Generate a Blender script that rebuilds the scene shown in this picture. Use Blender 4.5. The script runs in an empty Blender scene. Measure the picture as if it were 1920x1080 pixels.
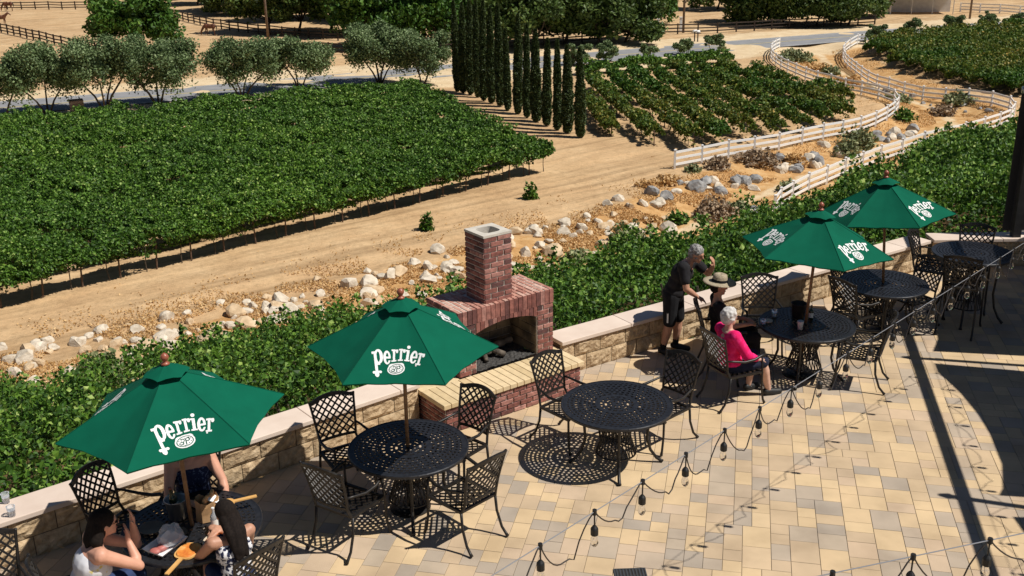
import bpy, bmesh, math, random
import numpy as np
from mathutils import Vector, Matrix
D = bpy.data
scene = bpy.context.scene
R = math.radians

# ------------------------------------------------------------------ camera, sky, sun, exposure
F_PX = 2000.0; PITCH = R(19.8); ROLL = R(0.9); CAM_H = 5.85
cam_data = D.cameras.new('camera'); cam = D.objects.new('camera', cam_data); scene.collection.objects.link(cam)
cam_data.sensor_width = 36.0; cam_data.lens = F_PX / 1920 * 36.0
cam_data.clip_start = 0.1; cam_data.clip_end = 3000
fw = np.array([0, math.cos(PITCH), -math.sin(PITCH)]); up0 = np.array([0, math.sin(PITCH), math.cos(PITCH)]); rt0 = np.array([1., 0, 0])
rt = rt0 * math.cos(ROLL) - up0 * math.sin(ROLL); upv = up0 * math.cos(ROLL) + rt0 * math.sin(ROLL)
Mx = Matrix(((rt[0], upv[0], -fw[0], 0), (rt[1], upv[1], -fw[1], 0), (rt[2], upv[2], -fw[2], CAM_H), (0, 0, 0, 1)))
cam.matrix_world = Mx
scene.camera = cam
CAM = np.array([0, 0, CAM_H])

SUN_VEC = Vector((0.66, -0.185, 1.0)).normalized()
world = D.worlds.new("World"); scene.world = world; world.use_nodes = True
wn = world.node_tree.nodes; wl = world.node_tree.links
bg = wn['Background']; sky = wn.new('ShaderNodeTexSky'); sky.sky_type = 'NISHITA'; sky.sun_disc = False
sky.sun_elevation = R(55.6); sky.sun_rotation = R(105.7)
sky.air_density = .7; sky.dust_density = .3; sky.ozone_density = 1.0
wl.new(sky.outputs[0], bg.inputs[0]); bg.inputs[1].default_value = 0.05
sun_data = D.lights.new('sun', 'SUN'); sun = D.objects.new('sun', sun_data); scene.collection.objects.link(sun)
sun_data.energy = 5.0; sun_data.angle = R(0.5); sun_data.color = (1.0, 0.95, 0.87)
sun.rotation_euler = SUN_VEC.to_track_quat('Z', 'Y').to_euler()
scene.view_settings.view_transform = 'Standard'; scene.view_settings.look = 'None'
scene.view_settings.exposure = 0.0; scene.view_settings.gamma = 1.0
scene.render.engine = 'CYCLES'

ZF = -10.2     # the level of the flat land below the terrace

def pix(px, py, z=0.0):
    """where a view ray of the survey photo meets height z"""
    d = fw + rt * (px - 960) / F_PX - upv * (py - 540) / F_PX
    return CAM + d * ((z - CAM_H) / d[2])

# ------------------------------------------------------------------ helpers
COL = scene.collection
def tag(o, label=None, cat=None, group=None, kind=None):
    if label: o['label'] = label
    if cat: o['category'] = cat
    if group: o['group'] = group
    if kind: o['kind'] = kind
    return o
def empty(name, loc=(0, 0, 0), rz=0.0, label=None, cat=None, group=None):
    o = D.objects.new(name, None); COL.objects.link(o); o.location = loc; o.rotation_euler = (0, 0, rz)
    o.empty_display_size = 0.2
    return tag(o, label, cat, group)
def copy_tree(o, parent=None):
    c = o.copy(); COL.objects.link(c)
    if parent: c.parent = parent
    for ch in list(o.children): copy_tree(ch, c)
    return c

def np_mesh(name, V, Fq, mat, parent=None, rnd=None, smooth=False):
    """V (n,3), Fq (m,k) fixed size faces"""
    V = np.asarray(V, dtype=np.float32); Fq = np.asarray(Fq, dtype=np.int32)
    me = D.meshes.new(name); m, k = Fq.shape
    me.vertices.add(len(V)); me.vertices.foreach_set('co', V.ravel())
    me.loops.add(m * k); me.loops.foreach_set('vertex_index', Fq.ravel())
    me.polygons.add(m); me.polygons.foreach_set('loop_start', np.arange(m, dtype=np.int32) * k)
    try: me.polygons.foreach_set('loop_total', np.full(m, k, dtype=np.int32))
    except Exception: pass
    if rnd is not None:
        a = me.attributes.new('rnd', 'FLOAT', 'FACE'); a.data.foreach_set('value', np.asarray(rnd, dtype=np.float32))
    me.update(calc_edges=True); me.validate()
    me.materials.append(mat)
    me.polygons.foreach_set('use_smooth', np.full(len(me.polygons), bool(smooth), dtype=bool))
    o = D.objects.new(name, me); COL.objects.link(o)
    if parent: o.parent = parent
    return o

class MB:
    """collects shapes, builds one mesh object"""
    def __init__(s): s.v = []; s.f = []; s.r = []; s.mi = []; s.cm = 0; s.cr = 0.5; s.M = None
    def add(s, vs, fs):
        b = len(s.v)
        if s.M is not None: vs = [tuple(s.M @ Vector(v)) for v in vs]
        s.v += [tuple(v) for v in vs]; s.f += [tuple(b + i for i in f) for f in fs]
        s.r += [s.cr] * len(fs); s.mi += [s.cm] * len(fs)
    def box(s, c, size, rz=0.0, M=None):
        hx, hy, hz = size[0] / 2, size[1] / 2, size[2] / 2
        pts = [(x, y, z) for x in (-hx, hx) for y in (-hy, hy) for z in (-hz, hz)]
        if M is not None: pts = [M @ Vector(p) for p in pts]
        elif rz:
            ca, sa = math.cos(rz), math.sin(rz); pts = [(x * ca - y * sa, x * sa + y * ca, z) for x, y, z in pts]
        pts = [(p[0] + c[0], p[1] + c[1], p[2] + c[2]) for p in pts]
        s.add(pts, [(0, 1, 3, 2), (4, 6, 7, 5), (0, 4, 5, 1), (2, 3, 7, 6), (0, 2, 6, 4), (1, 5, 7, 3)])
    def bar(s, p, q, w, h=None, up=(0, 0, 1)):
        """rectangular bar from p to q"""
        p = Vector(p); q = Vector(q); d = q - p
        if d.length < 1e-6: return
        h = h or w; d.normalize(); u = Vector(up)
        x = d.cross(u)
        if x.length < 1e-3: x = d.cross(Vector((1, 0, 0)))
        x.normalize(); y = x.cross(d).normalized()
        vs = [a + x * (i * w / 2) + y * (j * h / 2) for a in (p, q) for i, j in ((-1, -1), (1, -1), (1, 1), (-1, 1))]
        s.add(vs, [(0, 3, 2, 1), (4, 5, 6, 7), (0, 1, 5, 4), (1, 2, 6, 5), (2, 3, 7, 6), (3, 0, 4, 7)])
    def tube(s, pts, r, n=6, closed=False, caps=True):
        pts = [Vector(p) for p in pts]; N = len(pts)
        rs = r if isinstance(r, (list, tuple)) else [r] * N
        ref = Vector((0, 0, 1)); rings = []; px = None
        for i, p in enumerate(pts):
            a = pts[(i - 1) % N] if (closed or i > 0) else p
            b = pts[(i + 1) % N] if (closed or i < N - 1) else p
            d = (b - a)
            if d.length < 1e-9: d = Vector((0, 0, 1))
            d.normalize()
            if px is None:
                x = d.cross(ref)
                if x.length < 0.05: x = d.cross(Vector((1, 0, 0)))
            else: x = px - d * px.dot(d)
            x.normalize(); px = x; y = d.cross(x)
            rings.append([p + (x * math.cos(t) + y * math.sin(t)) * rs[i] for t in (2 * math.pi * k / n for k in range(n))])
        vs = [v for rg in rings for v in rg]; fs = []
        for i in range(N if closed else N - 1):
            j = (i + 1) % N
            for k in range(n):
                l = (k + 1) % n; fs.append((i * n + k, i * n + l, j * n + l, j * n + k))
        if not closed and caps:
            fs.append(tuple(range(n))[::-1]); fs.append(tuple((N - 1) * n + k for k in range(n)))
        s.add(vs, fs)
    def lathe(s, prof, c=(0, 0, 0), n=16, cap=True):
        vs = [(c[0] + r * math.cos(2 * math.pi * k / n), c[1] + r * math.sin(2 * math.pi * k / n), c[2] + z) for r, z in prof for k in range(n)]
        fs = []
        for i in range(len(prof) - 1):
            for k in range(n):
                l = (k + 1) % n; fs.append((i * n + k, i * n + l, (i + 1) * n + l, (i + 1) * n + k))
        if cap: fs.append(tuple(range(n))[::-1]); fs.append(tuple((len(prof) - 1) * n + k for k in range(n)))
        s.add(vs, fs)
    def ell(s, c, rad, M=None, n=14, m=9):
        vs = []; fs = []
        for i in range(m + 1):
            th = math.pi * i / m
            for k in range(n):
                ph = 2 * math.pi * k / n
                v = Vector((rad[0] * math.sin(th) * math.cos(ph), rad[1] * math.sin(th) * math.sin(ph), rad[2] * math.cos(th)))
                if M is not None: v = M @ v
                vs.append((c[0] + v[0], c[1] + v[1], c[2] + v[2]))
        for i in range(m):
            for k in range(n):
                l = (k + 1) % n; fs.append((i * n + k, (i + 1) * n + k, (i + 1) * n + l, i * n + l))
        s.add(vs, fs)
    def build(s, name, mats, parent=None, smooth=False, bevel=0.0, loc=None):
        me = D.meshes.new(name); me.from_pydata(s.v, [], s.f)
        if not isinstance(mats, (list, tuple)): mats = [mats]
        for m in mats: me.materials.append(m)
        a = me.attributes.new('rnd', 'FLOAT', 'FACE'); a.data.foreach_set('value', np.array(s.r, dtype=np.float32))
        me.polygons.foreach_set('material_index', np.array(s.mi, dtype=np.int32))
        if smooth: me.polygons.foreach_set('use_smooth', np.ones(len(me.polygons), dtype=bool))
        me.update()
        o = D.objects.new(name, me); COL.objects.link(o)
        if bevel:
            b = o.modifiers.new('bevel', 'BEVEL'); b.width = bevel; b.segments = 2; b.limit_method = 'ANGLE'
        if parent: o.parent = parent
        if loc is not None: o.location = loc
        return o

# ------------------------------------------------------------------ materials
def mat(name, col=(0.5, 0.5, 0.5), rough=0.6, metal=0.0, spec=0.5):
    m = D.materials.new(name); m.use_nodes = True; b = m.node_tree.nodes['Principled BSDF']
    b.inputs['Base Color'].default_value = (*col, 1); b.inputs['Roughness'].default_value = rough; b.inputs['Metallic'].default_value = metal
    b.inputs['Specular IOR Level'].default_value = spec
    return m
def ramp_node(nt, stops):
    r = nt.nodes.new('ShaderNodeValToRGB'); e = r.color_ramp.elements
    while len(e) > 1: e.remove(e[-1])
    e[0].position = stops[0][0]; e[0].color = (*stops[0][1], 1)
    for p, c in stops[1:]:
        x = e.new(p); x.color = (*c, 1)
    return r
def noise_mat(name, stops, scale=5, detail=6, rough=0.8, bump=0.0, bscale=None, attr=0.0, metal=0.0, spec=0.4, coords='Object', rnd_stops=None, dist=0.02):
    """colour from noise through a ramp; optional per-face 'rnd' value shifts or replaces it; optional bump"""
    m = mat(name, rough=rough, metal=metal, spec=spec); nt = m.node_tree; b = nt.nodes['Principled BSDF']
    tc = nt.nodes.new('ShaderNodeTexCoord'); n = nt.nodes.new('ShaderNodeTexNoise'); n.inputs['Scale'].default_value = scale; n.inputs['Detail'].default_value = detail
    nt.links.new(tc.outputs[coords], n.inputs['Vector'])
    r = ramp_node(nt, stops)
    nt.links.new(n.outputs['Fac'], r.inputs[0]); out = r.outputs[0]
    if rnd_stops:
        at = nt.nodes.new('ShaderNodeAttribute'); at.attribute_name = 'rnd'; rr = ramp_node(nt, rnd_stops)
        nt.links.new(at.outputs['Fac'], rr.inputs[0])
        mx = nt.nodes.new('ShaderNodeMix'); mx.data_type = 'RGBA'; mx.blend_type = 'MULTIPLY'; mx.inputs[0].default_value = 1.0
        nt.links.new(rr.outputs[0], mx.inputs[6]); nt.links.new(out, mx.inputs[7]); out = mx.outputs[2]
    nt.links.new(out, b.inputs['Base Color'])
    if bump:
        n2 = nt.nodes.new('ShaderNodeTexNoise'); n2.inputs['Scale'].default_value = bscale or scale * 4; n2.inputs['Detail'].default_value = 5
        nt.links.new(tc.outputs[coords], n2.inputs['Vector'])
        bp = nt.nodes.new('ShaderNodeBump'); bp.inputs['Strength'].default_value = bump; bp.inputs['Distance'].default_value = dist
        nt.links.new(n2.outputs['Fac'], bp.inputs['Height']); nt.links.new(bp.outputs[0], b.inputs['Normal'])
    return m
def leaf_mat(name, stops, trans=0.25, rough=0.55, vscale=0.0, vary=None):
    m = D.materials.new(name); m.use_nodes = True; nt = m.node_tree; nt.nodes.clear()
    at = nt.nodes.new('ShaderNodeAttribute'); at.attribute_name = 'rnd'; r = ramp_node(nt, stops); nt.links.new(at.outputs['Fac'], r.inputs[0])
    out = r.outputs[0]
    if vary:
        tc = nt.nodes.new('ShaderNodeNewGeometry'); n = nt.nodes.new('ShaderNodeTexNoise'); n.inputs['Scale'].default_value = vscale; n.inputs['Detail'].default_value = 3
        nt.links.new(tc.outputs['Position'], n.inputs['Vector'])
        rr = ramp_node(nt, vary); nt.links.new(n.outputs['Fac'], rr.inputs[0])
        mx = nt.nodes.new('ShaderNodeMix'); mx.data_type = 'RGBA'; mx.blend_type = 'MULTIPLY'; mx.inputs[0].default_value = 1.0
        nt.links.new(out, mx.inputs[6]); nt.links.new(rr.outputs[0], mx.inputs[7]); out = mx.outputs[2]
    d = nt.nodes.new('ShaderNodeBsdfPrincipled'); d.inputs['Roughness'].default_value = rough; d.inputs['Specular IOR Level'].default_value = .12 if name == 'green_canvas' else .35
    t = nt.nodes.new('ShaderNodeBsdfTranslucent'); mix = nt.nodes.new('ShaderNodeMixShader'); mix.inputs[0].default_value = trans
    o = nt.nodes.new('ShaderNodeOutputMaterial')
    nt.links.new(out, d.inputs['Base Color']); nt.links.new(out, t.inputs['Color'])
    nt.links.new(d.outputs[0], mix.inputs[1]); nt.links.new(t.outputs[0], mix.inputs[2]); nt.links.new(mix.outputs[0], o.inputs[0])
    return m

M = {}
M['vine'] = leaf_mat('vine_leaf', [(0, (.018, .05, .008)), (.4, (.055, .14, .014)), (.75, (.16, .30, .035)), (1, (.42, .54, .15))], .25, vscale=.35, vary=[(.3, (.75, .8, .75)), (.7, (1.2, 1.15, 1.1))])
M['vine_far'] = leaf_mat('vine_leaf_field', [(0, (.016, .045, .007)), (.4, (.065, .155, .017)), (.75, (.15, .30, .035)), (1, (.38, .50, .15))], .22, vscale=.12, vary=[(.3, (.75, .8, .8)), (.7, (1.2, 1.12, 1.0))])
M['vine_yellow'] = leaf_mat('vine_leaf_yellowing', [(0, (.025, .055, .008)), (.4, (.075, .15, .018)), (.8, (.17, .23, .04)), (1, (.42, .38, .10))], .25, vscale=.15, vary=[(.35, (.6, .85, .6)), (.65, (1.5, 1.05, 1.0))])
M['olive'] = leaf_mat('olive_leaf', [(0, (.05, .085, .03)), (.5, (.135, .20, .075)), (.85, (.24, .32, .14)), (1, (.42, .5, .27))], .15)
M['oak'] = leaf_mat('oak_leaf', [(0, (.025, .05, .01)), (.5, (.08, .135, .026)), (.85, (.16, .22, .05)), (1, (.28, .35, .1))], .18)
M['bright_tree'] = leaf_mat('round_tree_leaf', [(0, (.016, .05, .008)), (.5, (.055, .135, .014)), (.85, (.11, .22, .03)), (1, (.2, .33, .06))], .2)
M['cypress'] = leaf_mat('cypress_leaf', [(0, (.016, .03, .008)), (.5, (.055, .085, .022)), (.85, (.10, .14, .04)), (1, (.19, .21, .08))], .08)
M['dry_bush'] = leaf_mat('dry_bush_leaf', [(0, (.12, .09, .06)), (.5, (.25, .19, .12)), (1, (.45, .38, .24))], .1)
M['brown_bush'] = leaf_mat('brown_bush_leaf', [(0, (.16, .11, .07)), (.5, (.34, .24, .15)), (1, (.55, .42, .27))], .1)
M['sage'] = leaf_mat('sage_leaf', [(0, (.08, .10, .04)), (.5, (.22, .25, .11)), (1, (.5, .5, .28))], .15)
M['dry_grass'] = leaf_mat('dry_grass_blade', [(0, (.46, .27, .10)), (.5, (.62, .39, .16)), (1, (.76, .56, .30))], .2)
M['bark'] = noise_mat('bark', [(.3, (.03, .022, .016)), (.7, (.11, .085, .06))], 12, bump=.5)
M['trellis'] = noise_mat('trellis_post', [(.3, (.06, .035, .022)), (.7, (.16, .10, .07))], 9)
M['iron'] = noise_mat('cast_metal', [(.3, (.014, .012, .011)), (.7, (.03, .027, .025))], 30, rough=.42, metal=.35, spec=.5)
M['iron_blue'] = noise_mat('table_metal', [(.3, (.016, .017, .021)), (.7, (.034, .036, .043))], 30, rough=.4, metal=.35, spec=.5)
M['white_vinyl'] = noise_mat('white_vinyl', [(.3, (.80, .80, .79)), (.7, (.86, .86, .85))], 3, rough=.5)
M['darkwood'] = noise_mat('ranch_fence_wood', [(.3, (.02, .014, .011)), (.7, (.06, .042, .032))], 4)
M['wood'] = noise_mat('umbrella_wood', [(.3, (.16, .075, .03)), (.7, (.3, .16, .07))], 20, rough=.45)
M['redwood'] = noise_mat('finial_wood', [(.3, (.22, .06, .035)), (.7, (.38, .13, .08))], 20, rough=.35)
M['white_print'] = noise_mat('white_print', [(.3, (.75, .76, .75)), (.7, (.82, .83, .82))], 20, rough=.7)
M['canopy'] = leaf_mat('green_canvas', [(0, (.0015, .085, .048)), (1, (.0025, .125, .072))], .04, rough=.9, vscale=6, vary=[(.3, (.9, .92, .92)), (.7, (1.06, 1.05, 1.05))])
M['black'] = mat('black_plastic', (.012, .012, .012), .5)
M['glass'] = mat('clear_glass', (.9, .9, .9), .05); M['glass'].node_tree.nodes['Principled BSDF'].inputs['Transmission Weight'].default_value = .95

# ------------------------------------------------------------------ terrain
WALL = [(-34.0, -14.9), (-4.95, 8.55), (-1.2, 11.52), (0.55, 12.74), (6.95, 16.9), (32.0, 16.9)]   # inner face line of the seat wall
U_W = np.array([.800, .600]); N_W = np.array([-.600, .800])     # along and away from the wall
def seg_dist(P, a, b):
    a = np.array(a); b = np.array(b); d = b - a; t = np.clip(((P - a) @ d) / (d @ d), 0, 1)
    return np.linalg.norm(P - (a + t[:, None] * d), axis=1)
def poly_dist(P, pts):
    return np.min([seg_dist(P, pts[i], pts[i + 1]) for i in range(len(pts) - 1)], axis=0)
def patio_s(P):
    """signed distance outward from the wall line"""
    P = np.atleast_2d(P); d = poly_dist(P, WALL)
    xs = np.array([p[0] for p in WALL]); ys = np.array([p[1] for p in WALL])
    yl = np.interp(P[:, 0], xs, ys)
    return np.where(P[:, 1] > yl, d, -d)
SIL = [(-900, 930), (-300, 790), (0, 735), (100, 715), (230, 692), (350, 650), (450, 622), (600, 603), (700, 585), (870, 555), (960, 525), (1040, 505), (1100, 492), (1200, 472),
       (1250, 458), (1340, 425), (1400, 424), (1500, 412), (1540, 366), (1600, 326), (1680, 286), (1760, 264), (1890, 251), (2300, 250), (3000, 250)]
AZS = []; KS = []; SE = []
for px, py in SIL:
    d = fw + rt * (px - 960) / F_PX - upv * (py - 540) / F_PX
    az = d[0] / d[1]; k = float(np.interp(az, [.08, .22, .3, .44, .7], [.375, .33, .27, .17, .14]))
    se = 27.0
    for t in np.arange(8, 80, .1):
        p = CAM + d * t; s = patio_s([[p[0], p[1]]])[0]
        if s > 0 and p[2] <= -.35 - k * s + 1.05: se = s; break
    AZS.append(az); KS.append(k); SE.append(min(se, 27.0 if az < .2 else 60))
def smooth(a, b, x):
    t = np.clip((x - a) / (b - a), 0, 1); return t * t * (3 - 2 * t)
def vnoise(x, y, f, seed=0):
    x = x * f; y = y * f; xi = np.floor(x); yi = np.floor(y); xf = x - xi; yf = y - yi
    h = lambda a, b: (np.sin(a * 127.1 + b * 311.7 + seed * 74.7) * 43758.5453) % 1.0
    u = xf * xf * (3 - 2 * xf); v = yf * yf * (3 - 2 * yf)
    return (h(xi, yi) * (1 - u) + h(xi + 1, yi) * u) * (1 - v) + (h(xi, yi + 1) * (1 - u) + h(xi + 1, yi + 1) * u) * v
ROAD = [(-140, 52), (-90, 73), (-62.0, 85), (-44.2, 92.8), (-36.1, 96.2), (-27.5, 100.1), (-16.5, 105.6), (-6.3, 111.0), (9.3, 119.2), (26.7, 127.5), (44.0, 135.3), (58.2, 141.0), (67.9, 144.6), (120, 163), (200, 190)]
SWALE = [(-5.5, 39.1), (-2.5, 42.9), (1.0, 47.2), (5.0, 49.5), (7.8, 52.9), (11.0, 56.8), (14.5, 61.0), (18.2, 65.2), (23.2, 70.6), (28.7, 76.2), (34.2, 81.3), (35.4, 86.4), (34.8, 93.4), (34.3, 100.3), (33.3, 107.2), (34.1, 116.8), (36.0, 124.7)]
def terrain(x, y):
    P = np.stack([x, y], 1); s = patio_s(P)
    az = x / np.maximum(y, 1.0)
    k = np.interp(az, AZS, KS); se = np.interp(az, AZS, SE)
    z1 = -.35 - k * np.minimum(s, se); z = z1 - np.maximum(0, s - se) * .75
    z = np.maximum(z, ZF)
    z = np.where(s < .25, -.45, z)
    dd = poly_dist(P, SWALE); z = z - .55 * (1 - smooth(1.0, 4.2, dd)) * (s > 20) * smooth(-1.0, 3.0, x)
    z = z + (vnoise(x, y, .35) - .5) * .16 * smooth(1, 6, s) * (1 - smooth(1, 3, s * 0)) + (vnoise(x, y, .08, 3) - .5) * .25 * smooth(30, 60, s) * smooth(3.5, 8, poly_dist(P, ROAD))
    return z
def tz(x, y): return float(terrain(np.array([float(x)]), np.array([float(y)]))[0])

gx = np.concatenate([np.array([-900, -500, -320, -220, -170, -140]), np.arange(-120, -40, 2.0), np.arange(-40, 60, .7), np.arange(60, 120, 2.0), np.array([130, 160, 220, 340, 520, 900])])
gy = np.concatenate([np.array([-300, -60, -20, 0]), np.arange(4, 12, 2.0), np.arange(12, 95, .7), np.arange(95, 165, 1.5), np.array([170, 180, 195, 215, 250, 300, 380, 520, 800, 1400])])
GX, GY = np.meshgrid(gx, gy); GZ = terrain(GX.ravel(), GY.ravel())
nx, ny = len(gx), len(gy); idx = np.arange(nx * ny).reshape(ny, nx)
Fq = np.stack([idx[:-1, :-1].ravel(), idx[:-1, 1:].ravel(), idx[1:, 1:].ravel(), idx[1:, :-1].ravel()], 1)

g = mat('ground_soil', rough=.95, spec=.15); nt = g.node_tree; b = nt.nodes['Principled BSDF']; L = nt.links
tc = nt.nodes.new('ShaderNodeTexCoord')
def nz(scale, detail=6, rough=.6, dist=0.0, vec=None):
    n = nt.nodes.new('ShaderNodeTexNoise'); n.inputs['Scale'].default_value = scale; n.inputs['Detail'].default_value = detail; n.inputs['Roughness'].default_value = rough; n.inputs['Distortion'].default_value = dist
    L.new(vec or tc.outputs['Object'], n.inputs['Vector']); return n
def mixc(f, a, c, bt='MIX'):
    m = nt.nodes.new('ShaderNodeMix'); m.data_type = 'RGBA'; m.blend_type = bt
    if isinstance(f, float): m.inputs[0].default_value = f
    else: L.new(f, m.inputs[0])
    L.new(a, m.inputs[6]); L.new(c, m.inputs[7]); return m.outputs[2]
base = ramp_node(nt, [(.25, (.43, .275, .145)), (.5, (.525, .355, .195)), (.75, (.62, .445, .26))]); n1 = nz(.25, 8, .65); L.new(n1.outputs['Fac'], base.inputs[0])
fine = ramp_node(nt, [(.25, (.68, .66, .62)), (.5, (1, 1, 1)), (.8, (1.2, 1.18, 1.15))]); n2 = nz(3.0, 8, .75); L.new(n2.outputs['Fac'], fine.inputs[0])
dirt = mixc(1.0, base.outputs[0], fine.outputs[0], 'MULTIPLY')
mpt = nt.nodes.new('ShaderNodeMapping'); mpt.inputs['Rotation'].default_value = (0, 0, -math.atan2(.6, .8)); L.new(tc.outputs['Object'], mpt.inputs['Vector'])
mps = nt.nodes.new('ShaderNodeMapping'); mps.inputs['Scale'].default_value = (.035, .9, 1); L.new(mpt.outputs[0], mps.inputs['Vector'])
ruts = nz(1.6, 5, .6, 0, mps.outputs[0]); rrp = ramp_node(nt, [(.35, (.74, .72, .70)), (.5, (1, 1, 1)), (.65, (1.14, 1.13, 1.12))]); L.new(ruts.outputs['Fac'], rrp.inputs[0]); dirt = mixc(1.0, dirt, rrp.outputs[0], 'MULTIPLY')
peb = nt.nodes.new('ShaderNodeTexVoronoi'); peb.inputs['Scale'].default_value = 2.6; L.new(tc.outputs['Object'], peb.inputs['Vector'])
pr_ = ramp_node(nt, [(.0, (1.35, 1.3, 1.2)), (.12, (1, 1, 1))]); L.new(peb.outputs['Distance'], pr_.inputs[0]); dirt = mixc(1.0, dirt, pr_.outputs[0], 'MULTIPLY')
org = ramp_node(nt, [(.3, (.38, .20, .075)), (.5, (.54, .32, .135)), (.7, (.64, .45, .24))]); n3 = nz(1.3, 8, .7); L.new(n3.outputs['Fac'], org.inputs[0])
pale = ramp_node(nt, [(.3, (.56, .41, .24)), (.7, (.74, .60, .40))]); n4 = nz(.6, 7, .65); L.new(n4.outputs['Fac'], pale.inputs[0])
under = ramp_node(nt, [(.3, (.10, .065, .03)), (.7, (.24, .15, .07))]); n5 = nz(2.5, 6, .65); L.new(n5.outputs['Fac'], under.inputs[0])  # shade brown painted on the soil beneath the hillside vines
at = nt.nodes.new('ShaderNodeAttribute'); at.attribute_name = 'gm'; sp = nt.nodes.new('ShaderNodeSeparateColor'); L.new(at.outputs['Color'], sp.inputs[0])
nb = nz(1.1, 8, .75)
def edge(ch):
    a1 = nt.nodes.new('ShaderNodeMath'); a1.operation = 'ADD'; L.new(sp.outputs[ch], a1.inputs[0]); L.new(nb.outputs['Fac'], a1.inputs[1])
    mr = nt.nodes.new('ShaderNodeMapRange'); mr.inputs[1].default_value = .9; mr.inputs[2].default_value = 1.15; L.new(a1.outputs[0], mr.inputs[0]); return mr.outputs[0]
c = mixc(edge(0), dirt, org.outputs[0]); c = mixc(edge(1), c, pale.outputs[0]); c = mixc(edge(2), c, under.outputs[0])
L.new(c, b.inputs['Base Color'])
bp = nt.nodes.new('ShaderNodeBump'); bp.inputs['Strength'].default_value = .55; bp.inputs['Distance'].default_value = .1
ad = nt.nodes.new('ShaderNodeMath'); ad.operation = 'ADD'; L.new(n2.outputs['Fac'], ad.inputs[0]); L.new(n3.outputs['Fac'], ad.inputs[1]); L.new(ad.outputs[0], bp.inputs['Height']); L.new(bp.outputs[0], b.inputs['Normal'])
M['ground'] = g

ground = np_mesh('ground', np.stack([GX.ravel(), GY.ravel(), GZ], 1), Fq, M['ground'], smooth=True); tag(ground, kind='structure')
P2 = np.stack([GX.ravel(), GY.ravel()], 1); S_ = patio_s(P2)
azg = P2[:, 0] / np.maximum(P2[:, 1], 1); seg_ = np.interp(azg, AZS, SE)
dsw = poly_dist(P2, SWALE); drd = poly_dist(P2, ROAD)
gmR = np.maximum(np.clip(1.0 - np.maximum(dsw - 4.2, 0) / 1.3, 0, 1) * .75, (S_ > seg_ - 1) * (S_ < seg_ + 5) * (S_ < 32.5) * (azg < .25) * .75)
gmG = np.maximum(np.clip(1.2 - np.maximum(drd - 6.5, 0) / 4.0, 0, 1), np.clip(1 - dsw / 1.1, 0, 1) * .8 * (P2[:, 0] > 1))
gmG = np.maximum(gmG, (P2[:, 1] > 125) * (drd > 6) * .38)
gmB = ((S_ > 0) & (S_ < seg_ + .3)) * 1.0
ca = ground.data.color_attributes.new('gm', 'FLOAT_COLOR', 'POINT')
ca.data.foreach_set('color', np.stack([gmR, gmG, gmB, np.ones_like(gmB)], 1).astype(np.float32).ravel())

# ------------------------------------------------------------------ road
def ribbon(path, w, z, name, m, off=0.0, parent=None, step=3.0):
    P = np.array(path, float); d = np.diff(P, axis=0); L_ = np.r_[0, np.cumsum(np.linalg.norm(d, axis=1))]
    t = np.arange(0, L_[-1], step)
    x = np.interp(t, L_, P[:, 0]); y = np.interp(t, L_, P[:, 1])
    kk = np.ones(5) / 5; xs = np.convolve(np.pad(x, 2, 'edge'), kk, 'valid'); ys = np.convolve(np.pad(y, 2, 'edge'), kk, 'valid')
    T = np.gradient(np.stack([xs, ys], 1), axis=0); T /= np.linalg.norm(T, axis=1)[:, None]; N = np.stack([-T[:, 1], T[:, 0]], 1)
    A = np.stack([xs, ys], 1) + N * off
    V = []; 
    for j in (-1, 1): V.append(np.c_[A + N * j * w / 2, np.full(len(A), z)])
    n = len(A); V = np.concatenate(V); F = np.array([(i, i + 1, n + i + 1, n + i) for i in range(n - 1)])
    return np_mesh(name, V, F[:, ::-1], m, parent)
M['asphalt'] = noise_mat('asphalt', [(.3, (.21, .215, .225)), (.7, (.29, .29, .30))], .8, 8, rough=.85)
M['yellow_line'] = noise_mat('road_paint', [(.3, (.5, .4, .16)), (.7, (.6, .5, .24))], 3); M['white_line'] = noise_mat('white_road_paint', [(.3, (.5, .5, .48)), (.7, (.65, .65, .62))], 3)
road = ribbon(ROAD, 7.6, ZF + .03, 'road', M['asphalt']); tag(road, kind='structure')
for off, m_ in ((.12, 'yellow_line'), (-.12, 'yellow_line'), (3.4, 'white_line'), (-3.4, 'white_line')):
    o = ribbon(ROAD, .12, ZF + .036, 'road_marking', M[m_], off); tag(o, kind='structure')

# ------------------------------------------------------------------ terrace floor: individual pavers in one paving mesh
M['paver'] = noise_mat('paver', [(.3, (.82, .80, .79)), (.5, (.98, .97, .965)), (.7, (1.12, 1.10, 1.09))], 2.2, 15, rough=.9, bump=.5, bscale=90, dist=.003,
    rnd_stops=[(0, (.37, .315, .255)), (.13, (.41, .34, .265)), (.17, (.50, .38, .255)), (.42, (.55, .415, .26)), (.46, (.59, .44, .265)), (.72, (.63, .475, .285)), (.76, (.56, .42, .285)), (.86, (.52, .405, .29)), (.88, (.43, .355, .275)), (1, (.46, .375, .28))])
M['paver_joint'] = noise_mat('paver_joint', [(.3, (.32, .25, .17)), (.7, (.42, .33, .23))], 20)
rng = random.Random(7)
unit = .090; NXp, NYp = 262, 190; X0p, Y0p = -9.2, 2.6
occ = np.zeros((NXp, NYp), bool); V = []; Fp = []; rr = []
ang = R(-12.3); ca_, sa_ = math.cos(ang), math.sin(ang)
sizes = [(2, 3), (3, 2), (3, 3), (2, 2), (3, 2), (2, 3), (2, 2), (3, 3), (3, 4)]
inner_ys = lambda x: float(np.interp(x, [p[0] for p in WALL], [p[1] for p in WALL]))
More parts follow.
